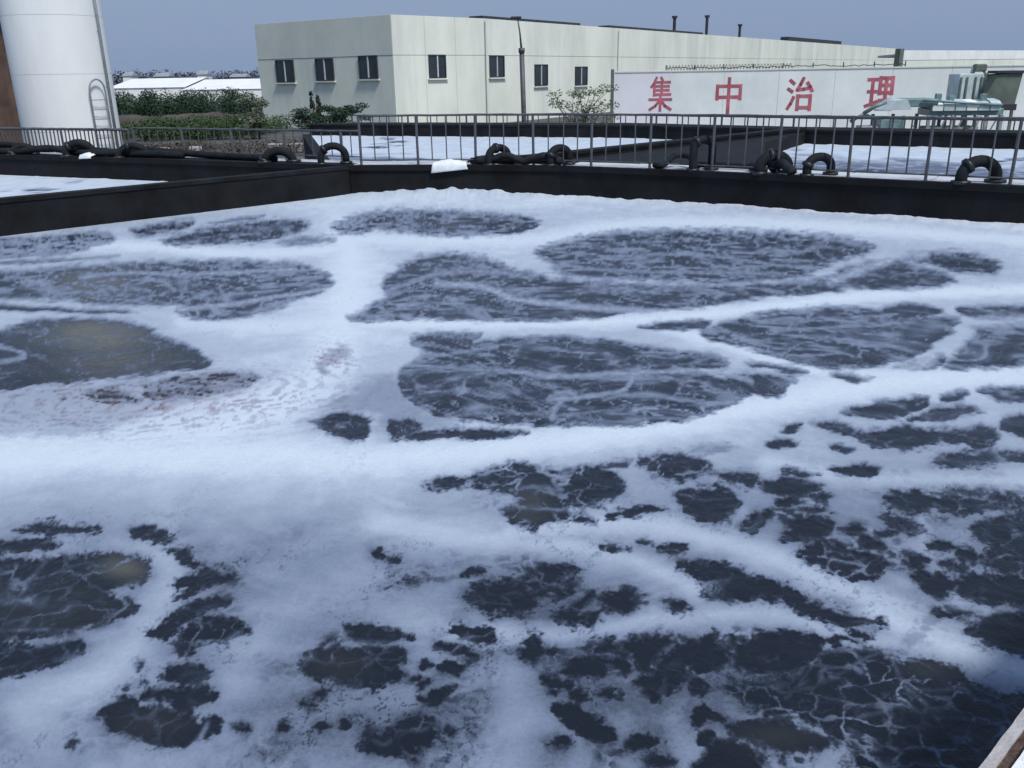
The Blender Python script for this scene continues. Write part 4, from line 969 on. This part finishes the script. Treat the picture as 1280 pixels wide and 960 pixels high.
# strokes on a 10 x 10 field, y up: polylines
CH={
'ji':[[(3.2,10),(2.2,8.2),(1.2,7.2)],[(2.4,8.3),(2.4,4.6)],[(5.1,10),(5.6,9.2)],[(2.4,8.6),(8.6,8.6)],[(2.4,7.4),(8.2,7.4)],[(2.4,6.2),(8.2,6.2)],[(2.4,4.9),(8.9,4.9)],[(5.4,8.6),(5.4,4.9)],[(.6,3.4),(9.4,3.4)],[(5,4.3),(5,0)],[(4.8,3.2),(3,1.4),(.8,.3)],[(5.2,3.2),(7,1.4),(9.3,.3)]],
'zhong':[[(1.2,7.8),(1.2,3.6)],[(1.2,7.6),(8.8,7.6)],[(8.8,7.8),(8.8,3.6)],[(1.2,4.2),(8.8,4.2)],[(5,10),(5,-.8)]],
'zhi':[[(1,9.2),(2.4,8.2)],[(.4,6.6),(1.9,5.8)],[(.6,.6),(1.6,2),(2.6,4)],[(5.8,9.8),(4.8,7.9),(3.8,6.3),(6,6.5),(8.4,6.9)],[(7.4,8.4),(8.4,7.2),(9.2,6)],[(4.2,4.6),(4.2,.3)],[(4.2,4.4),(8.8,4.4)],[(8.8,4.6),(8.8,.3)],[(4.2,.9),(8.8,.9)]],
'li':[[(.6,8.8),(3.8,8.8)],[(.8,5.4),(3.6,5.4)],[(.3,1.3),(2.2,1.8),(4,2.5)],[(2.2,8.8),(2.2,1.8)],[(4.8,9.4),(4.8,4.8)],[(4.8,9.2),(9,9.2)],[(9,9.4),(9,4.8)],[(4.8,7.2),(9,7.2)],[(4.8,5.1),(9,5.1)],[(6.9,9.2),(6.9,.6)],[(5,2.9),(8.9,2.9)],[(4.2,.6),(9.6,.6)]]}
def character(name,px0,px1,y0,y1):
    a=wall_u(px0);b=wall_u(px1); pc=on_face(SW0,SW1,(px0+px1)/2); zt=atd((px0+px1)/2,y0,pc[1])[2]-GZ; zb=atd((px0+px1)/2,y1,pc[1])[2]-GZ
    mb=MB(); sx=(b-a)/10; szz=(zt-zb)/10; wd=.17 if name!='ji' else .13
    for si,st in enumerate(CH[name]):
        for (x1,y1_),(x2,y2_) in zip(st[:-1],st[1:]):
            p=np.array([a+x1*sx,zb+y1_*szz]);q=np.array([a+x2*sx,zb+y2_*szz]); d=(q-p)/np.linalg.norm(q-p); n=np.array([-d[1],d[0]])*wd/2; p=p-d*wd*.4; q=q+d*wd*.4
            pr=.010+.0012*si
            cs=[p-n,q-n*1.1,q+n*1.1,p+n]; P=[]
            for dep in(-.03,pr):
                for u,v in cs: c=t*u+nrm*dep; P.append((c[0],c[1],v))
            mb.add(P,[(0,1,2,3),(7,6,5,4),(0,4,5,1),(1,5,6,2),(2,6,7,3),(3,7,4,0)])
    mb.build('red_character',M['red'],sw)
character('ji',811,842,97,138); character('zhong',893,931,98,138); character('zhi',985,1019,97,138); character('li',1084,1120,94,138)
# dark creeper and wire on the coping
rr=random.Random(5)
mbw=MB(); pp=[]
for k in range(60):
    u=wall_u(832)+(wall_u(1130)-wall_u(832))*k/59; c=t*u-nrm*.1; pp.append((c[0],c[1],sz+.14+.10*rr.random()))
wire=empty('razor_wire',(SW0[0],SW0[1],GZ),label='tangled dark wire along the top of the white lettered wall',cat='wire')
MB().tube(pp,.022,5).build('wire_strand',M['dark'],wire)
co=[]
for k in range(420):
    u=wall_u(832)+(wall_u(990)-wall_u(832))*k/419; c=t*u-nrm*(.1+.12*math.cos(k*.6)); co.append((c[0],c[1],sz+.20+.13*math.sin(k*.6)+.03*rr.random()))
MB().tube(co,.014,4).build('wire_coil',M['dark'],wire)
for k in range(9):
    u=wall_u(832)+(wall_u(1130)-wall_u(832))*k/8; c=t*u-nrm*.1; MB().tube([(c[0],c[1],sz+.05),(c[0],c[1],sz+.36)],.03,5).build('wire_post',M['dark'],wire)

# ------------------------------------------------------------------ teal sludge press and hopper at the right
mp_=facade_pt(1165,42.); mz=lambda y,d=42.,x=1165: atd(x,y,d)[2]-GZ
PXm=42./F*1.0
rr0=random.Random(21)
pr=empty('sludge_press',(mp_[0],mp_[1],GZ),math.radians(-8),label='teal and pale machine with hoods standing before the right end of the lettered wall',cat='machine')
X_=lambda px:(px-1165)*42./F*1.03
z122,z135,z150=mz(123),mz(136),mz(152)
MB().add([(X_(1108),-1,z135),(X_(1140),-1,z135),(X_(1134),-1,z122),(X_(1122),-1,z122-.05),(X_(1108),1,z135),(X_(1140),1,z135),(X_(1134),1,z122),(X_(1122),1,z122-.05)],[(0,1,2,3),(7,6,5,4),(0,4,5,1),(1,5,6,2),(2,6,7,3),(3,7,4,0)]).build('hood',M['pteal'],pr)
MB().box(((X_(1134)+X_(1168))/2,0,z122-.16),(X_(1168)-X_(1134),1.9,.34),0,.04).build('roof_panel',M['teal'],pr)
cov=MB(); N_=7; ys_=[(-1.0,z135-.05),(-1.0,z135+.22),(-.75,z122-.12),(0,z122-.04),(.75,z122-.12),(1.0,z135+.22),(1.0,z135-.05)]
for k in range(6):
    xa_=X_(1162)+k*(X_(1236)-X_(1162))/6+.02; xb_=xa_+(X_(1236)-X_(1162))/6-.05; dz=rr0.uniform(-.07,.05) if 'rr0' in globals() else 0
    c_=MB(); c_.add([(xa_,y_,z_+(dz if i not in(0,6) else 0)) for i,(y_,z_) in enumerate(ys_)]+[(xb_,y_,z_+(dz*.6 if i not in(0,6) else 0)) for i,(y_,z_) in enumerate(ys_)],[(i,i+1,N_+i+1,N_+i)[::-1] for i in range(6)]+[tuple(range(7)),tuple(range(7,14))[::-1]])
    c_.build('cover_panel',M['pteal'] if k%3 else M['signwall'],pr)
MB().tube([(X_(1088),-.9,mz(140)),(X_(1100),-.9,mz(131)),(X_(1112),-.9,mz(126))],.09,8).build('feed_elbow',M['teal'],pr,True)
MB().tube([(X_(1150),-1.05,z122-.05),(X_(1196),-1.05,mz(128)),(X_(1236),-1.05,mz(131))],.05,8).build('rinse_pipe',M['teal'],pr,True)
MB().tube([(X_(1076),-.6,mz(150)),(X_(1090),-.6,mz(141)),(X_(1106),-.6,mz(148))],.08,8).build('drain_elbow',M['metal'],pr,True)
for px_,h_ in((1172,118),(1186,121),(1221,119)): MB().box((X_(px_),-.3,(mz(h_)+z122)/2-.1),(.22,.3,abs(mz(h_)-z122)+.3),0,.03).build('lid_motor',M['teal'],pr)
MB().box(((X_(1160)+X_(1240))/2,0,z135-.12),(X_(1240)-X_(1160),1.7,.30),0,.02).build('frame_beam',M['teal'],pr)
for px in (1110,1133,1160,1186,1212,1238):
    for sy in(-.9,.9): MB().box((X_(px),sy,z135/2-.12),(.13,.13,z135-.24),0,.01).build('leg',M['teal'] if px<1150 else M['rubble'],pr)
MB().box((X_(1120),-.2,z135*.55),(.95,1.5,z135*.45),0,.04).build('drive_cabinet',M['teal'],pr)
MB().box((X_(1098),-.4,z135*.36),(.9,.9,z135*.5),0,.04).build('pump_housing',M['rubble'],pr)
MB().box((X_(1190),0,z135*.42),(2.2,1.2,z135*.28),0,.03).build('drip_tray',M['rubble'],pr)
for k in range(4): MB().tube([(X_(1168)+k*.72,-.95,.4),(X_(1168)+k*.72+.45,-.95,z135-.3)],.035,6).build('brace',M['metal'],pr)
hp=facade_pt(1246,44.)
ho=empty('grey_hopper',(hp[0],hp[1],GZ),math.radians(-10),label='grey green slant-sided steel hopper beside the machine at the right edge',cat='hopper')
hx=lambda px:(px-1246)*44./F; hz=lambda y:atd(1246,y,44.)[2]-GZ
def slant(x0b,x0t,x1,zb,zt,ya,yb,name,m):
    MB().add([(x0b,ya,zb),(x1,ya,zb),(x1,ya,zt),(x0t,ya,zt),(x0b,yb,zb),(x1,yb,zb),(x1,yb,zt),(x0t,yb,zt)],[(0,1,2,3),(7,6,5,4),(0,4,5,1),(1,5,6,2),(2,6,7,3),(3,7,4,0)]).build(name,m,ho)
MB().add([(hx(1229),-.9,hz(118)),(hx(1238),-.9,hz(134)),(hx(1262),-.9,hz(134)),(hx(1266),-.9,hz(91)),(hx(1240),-.9,hz(93)),(hx(1229),.9,hz(118)),(hx(1238),.9,hz(134)),(hx(1262),.9,hz(134)),(hx(1266),.9,hz(91)),(hx(1240),.9,hz(93))],[(0,1,2,3,4),(9,8,7,6,5),(0,5,6,1),(1,6,7,2),(2,7,8,3),(3,8,9,4),(4,9,5,0)]).build('bin_body',M['greygreen'],ho)
MB().box((hx(1253),0,hz(90)),(hx(1268)-hx(1238),2.,.12),0,.01).build('rim',M['dark'],ho)
MB().box((hx(1251),-.94,hz(133)),(1.05,.1,.28),0,.01).build('bottom_gate',M['dark'],ho)
for px in(1236,1262):
    for sy in(-.7,.7): MB().box((hx(px),sy,hz(130)/2),(.12,.12,hz(130)),0,.01).build('leg',M['greygreen'],ho)
# pale feeder with a pipe elbow left of the hopper
fe=empty('feed_tank',(*facade_pt(1208,44.5),GZ),label='pale feed tank with a dark pipe elbow between the lettered wall and the hopper',cat='tank')
fx=lambda px:(px-1208)*44.5/F; fz=lambda y:atd(1208,y,44.5)[2]-GZ
MB().box((fx(1207),0,(fz(128)+fz(92))/2),(fx(1221)-fx(1193),1.1,fz(92)-fz(128)),0,.03).build('tank_body',M['pteal'],fe)
for px in (1195,1202,1212,1219): MB().box((fx(px),-.58,(fz(126)+fz(96))/2),(.08,.06,fz(96)-fz(126)),0,.01).build('rib',M['greygreen'],fe)
MB().tube([(fx(1214),0,fz(92)),(fx(1214),0,fz(84)),(fx(1217),0,fz(82)),(fx(1224),0,fz(82)),(fx(1230),0,fz(92)),(fx(1234),0,fz(104))],.10,8).build('feed_pipe',M['facade2'],fe,True)
MB().box((fx(1219),-.2,fz(85)),(.5,.4,.36),0,.06).build('valve',M['greygreen'],fe)
for px in(1195,1219):
    for sy in(-.45,.45): MB().box((fx(px),sy,fz(128)/2),(.1,.1,fz(128)),0,.01).build('leg',M['greygreen'],fe)

# ------------------------------------------------------------------ lamp pole
lp=atd(655,150,40.); l0=np.array([lp[0],lp[1]])
lam=empty('lamp_pole',(lp[0],lp[1],GZ),label='slim leaning dark lamp pole in front of the factory',cat='pole')
def LP(px,py): p=atd(px,py,40.); return (p[0]-lp[0],0,p[2]-GZ)
MB().tube([(LP(656,150)[0]+.02,0,0),LP(655,150),LP(652,62)],.105,8).build('lower_shaft',M['rail'],lam,True)
MB().tube([LP(652,64),LP(650,42),LP(647,23)],[.05,.035,.028],8).build('upper_shaft',M['rail'],lam,True)
MB().tube([LP(652,60),LP(652,66)],.14,10).build('joint_collar',M['rail'],lam,True)
MB().box((LP(645,22)[0],0,LP(645,22)[2]),(.45,.16,.10),0,.03).build('lamp_head',M['dark'],lam)
MB().box((0.02,0,.05),(.5,.5,.1),0,.01).build('foot_plate',M['rail'],lam)

# ------------------------------------------------------------------ vegetation
def leaves(mb,c,rad3,n,size,r,flat=.0):
    for k in range(n):
        while True:
            p=Vector((r.uniform(-1,1),r.uniform(-1,1),r.uniform(-1,1)))
            if p.length<1: break
        p=Vector((c[0]+p.x*rad3[0],c[1]+p.y*rad3[1],c[2]+p.z*rad3[2]))
        a=Vector((r.gauss(0,1),r.gauss(0,1),r.gauss(0,.6))).normalized(); b=a.cross(Vector((r.gauss(0,1),r.gauss(0,1),r.gauss(0,1)))).normalized(); s=size*r.uniform(.6,1.4)
        mb.add([p-a*s,p-b*s*.45,p+a*s,p+b*s*.45],[(0,1,2,3)])
def tree(name,x,y,h,cw,trunks,clumps,lm,label,cat,leafn,size,seed,crown_z=(.55,1.),lean=0):
    r=random.Random(seed); e=empty(name,(x,y,GZ),label=label,cat=cat); 
    mt=MB(); cl=MB()
    cen=[]
    for i in range(clumps):
        a=r.uniform(0,6.28); q=r.random()**.5*cw/2; z=h*(crown_z[0]+(crown_z[1]-crown_z[0])*r.random()); cen.append((q*math.cos(a)+lean,q*math.sin(a)*.7,z))
    for k in range(trunks):
        bx_=(k-(trunks-1)/2)*.35
        top=(bx_*1.5+lean*.6,0,h*(crown_z[0]+.1)); mt.tube([(bx_,0,-.05),(bx_*1.1+lean*.3,.03,h*.3),top],[.075,.06,.04],7)
    for c in cen:
        k=r.choice(range(trunks)); bx_=(k-(trunks-1)/2)*.35
        st=(bx_*1.3+lean*.5,0,h*crown_z[0]*r.uniform(.6,1)); md=tuple((st[i]+c[i])/2+r.uniform(-.08,.08) for i in range(3)); mt.tube([st,md,c],[.03,.02,.008],5)
    mt.build('trunk',M['bark'],e,True)
    for c in cen: leaves(cl,c,(cw*.13,cw*.12,h*.07),leafn,size,r)
    cl.build('crown',M[lm],e)
    return e
x,y,_=atd(412,120,50.)
tree('small_tree',x,y,2.45,3.7,1,44,'leaf','small flat-topped green tree in front of the shaded factory side','tree',120,.075,1,(.38,.84),.1)
x,y,_=atd(392,120,50.5); tree('young_conifer',x,y,2.75,.6,1,16,'leaf','thin dark pointed sapling left of the small flat-topped tree','tree',35,.08,2,(.5,1.))
x,y,_=atd(728,120,45.); tree('olive_bush',x,y,2.9,3.2,3,34,'paleleaf','loose pale olive bush with several thin stems left of the lettered wall','bush',44,.07,3,(.35,.98))
x,y,_=atd(316,130,56.); tree('pale_tree',x,y,2.6,2.0,2,26,'paleleaf','pale bushy tree at the left corner of the factory','tree',45,.09,4,(.2,.98))
def hedge(name,x0,x1,ya,yb,h,n,lm,label,size,seed,per=70):
    r=random.Random(seed); mb=MB()
    for k in range(n):
        x=r.uniform(x0,x1); y=r.uniform(ya,yb); hh=h*r.uniform(.65,1.1); leaves(mb,(x,y,GZ+hh*.55),(.9,.7,hh*.5),per,size,r)
        mb.tube([(x,y,GZ-.05),(x+r.uniform(-.1,.1),y,GZ+hh*.6)],[.05,.03],5)
    return mb.build(name,M[lm],label=label,cat='hedge',kind='stuff')
xa=atd(143,110,88.)[0]; xb=atd(305,110,88.)[0]
hedge('far_hedge',xa,xb,84,92,2.5,110,'leaf','dark green hedge below the white greenhouses right of the tower',.11,5,230)
xa=atd(140,140,58.)[0]; xb=atd(322,140,58.)[0]
hedge('near_hedge',xa,xb,56,66,1.2,100,'leaf2','lower mixed green planting between the tower and the factory',.08,6,230)
hedge('dry_scrub',atd(140,150,47.)[0],atd(450,150,47.)[0],44,50,.55,60,'bark','dull low scrub at the foot of the hedge behind the left walkway',.08,8,60)
hedge('wall_weeds',atd(470,150,42.)[0],atd(1300,150,40.)[0],40,42,.95,90,'paleleaf','straggly pale weeds growing behind the far basin wall',.07,9,26)
# rubble and blocks at the foot of the hedge
for k,(px,py,Y,s,lb) in enumerate(((178,177,44,.9,'pale concrete block at the foot of the hedge nearest the white tower'),(200,177,44.6,.7,'pale concrete block second from the white tower at the foot of the hedge'),(243,176,45,.6,'pale concrete block at the foot of the hedge left of the pale bushy tree'),(345,168,46,.9,'pale concrete block below the leftmost factory window'),(372,170,46,.8,'pale concrete block below the small flat-topped tree'))):
    x,y,z=atd(px,py,Y); r=random.Random(k)
    mb=MB(); mb.box((0,0,.22),(s,.5,.44),r.uniform(-.4,.4),.05)
    o=mb.build('concrete_block',M['rubble'],label=lb,cat='block',group='loose concrete blocks behind the left walkway'); o.location=(x,y,GZ)
# fence pieces by the factory corner
# greenhouses
for k,(pa,pb,Y,yt,lb) in enumerate(((138,236,150.,98,'long white greenhouse roof at the left, directly right of the tower'),(232,336,140.,99,'white greenhouse roof on the right, meeting the factory corner'))):
    a=atd(pa,100,Y);b=atd(pb,100,Y); hh=atd((pa+pb)/2,yt,Y)[2]-GZ; wd=b[0]-a[0]; e=empty('greenhouse',((a[0]+b[0])/2,Y,GZ),label=lb,cat='greenhouse',group='white greenhouses on the horizon')
    n=8
    for q in range(6):
        x0=-wd/2+wd*q/6; x1=x0+wd/6-.004; mb=MB(); P=[]
        P=[(x0,-2.2,hh-1.4),(x1,-2.2,hh-1.4),(x1,9,hh),(x0,9,hh),(x1,20,hh-1.4),(x0,20,hh-1.4)]
        mb.add(P,[(0,1,2,3),(3,2,4,5)]); mb.build('roof_sheet',M['sheet'],e)
        MB().box(((x0+x1)/2,-2,(hh-1.4)/2),(x1-x0,.08,hh-1.4),0).build('side_sheet',M['sheet'],e)
    MB().box((0,6,(hh-1.45)/2),(wd-.3,15.5,hh-1.5),0).build('inner_body',M['sheet'],e)
# far tree belt and far houses
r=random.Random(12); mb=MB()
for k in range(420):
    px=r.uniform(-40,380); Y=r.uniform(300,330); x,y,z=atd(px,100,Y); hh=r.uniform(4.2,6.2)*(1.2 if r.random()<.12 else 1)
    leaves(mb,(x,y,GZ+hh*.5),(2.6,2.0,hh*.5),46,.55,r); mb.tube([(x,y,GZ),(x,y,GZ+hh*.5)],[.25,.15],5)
mb.build('far_tree_belt',M['hazeleaf'],label='haze-tinted grey blue belt of trees along the horizon at the left',cat='trees',kind='stuff')
for k,(px,wpx,yt,Y,lb) in enumerate(((163,10,90,280,'tiny pale shed on the horizon nearest the tower'),(205,16,91,285,'tiny grey house on the horizon in the middle of the tree belt'),(256,11,88,275,'tiny bright white house on the horizon'),(300,18,92,290,'tiny long grey house on the horizon next to the factory'))):
    x,y,z=atd(px,97,Y); hh=atd(px,yt,Y)[2]-GZ; ww=wpx*Y/F; e=empty('far_house',(x,y,GZ),label=lb,cat='house',group='tiny houses on the horizon')
    MB().box((0,0,hh*.4),(ww,5,hh*.8),0).build('wall',M['sheet'] if k in(0,2) else M['rubble'],e)
    MB().add([(-ww/2-.3,-2.8,hh*.8),(ww/2+.3,-2.8,hh*.8),(ww/2+.3,2.8,hh*.8),(-ww/2-.3,2.8,hh*.8),(-ww/2,0,hh),(ww/2,0,hh)],[(0,1,5,4),(2,3,4,5),(1,2,5),(3,0,4),(3,2,1,0)]).build('roof',M['roofm'],e)
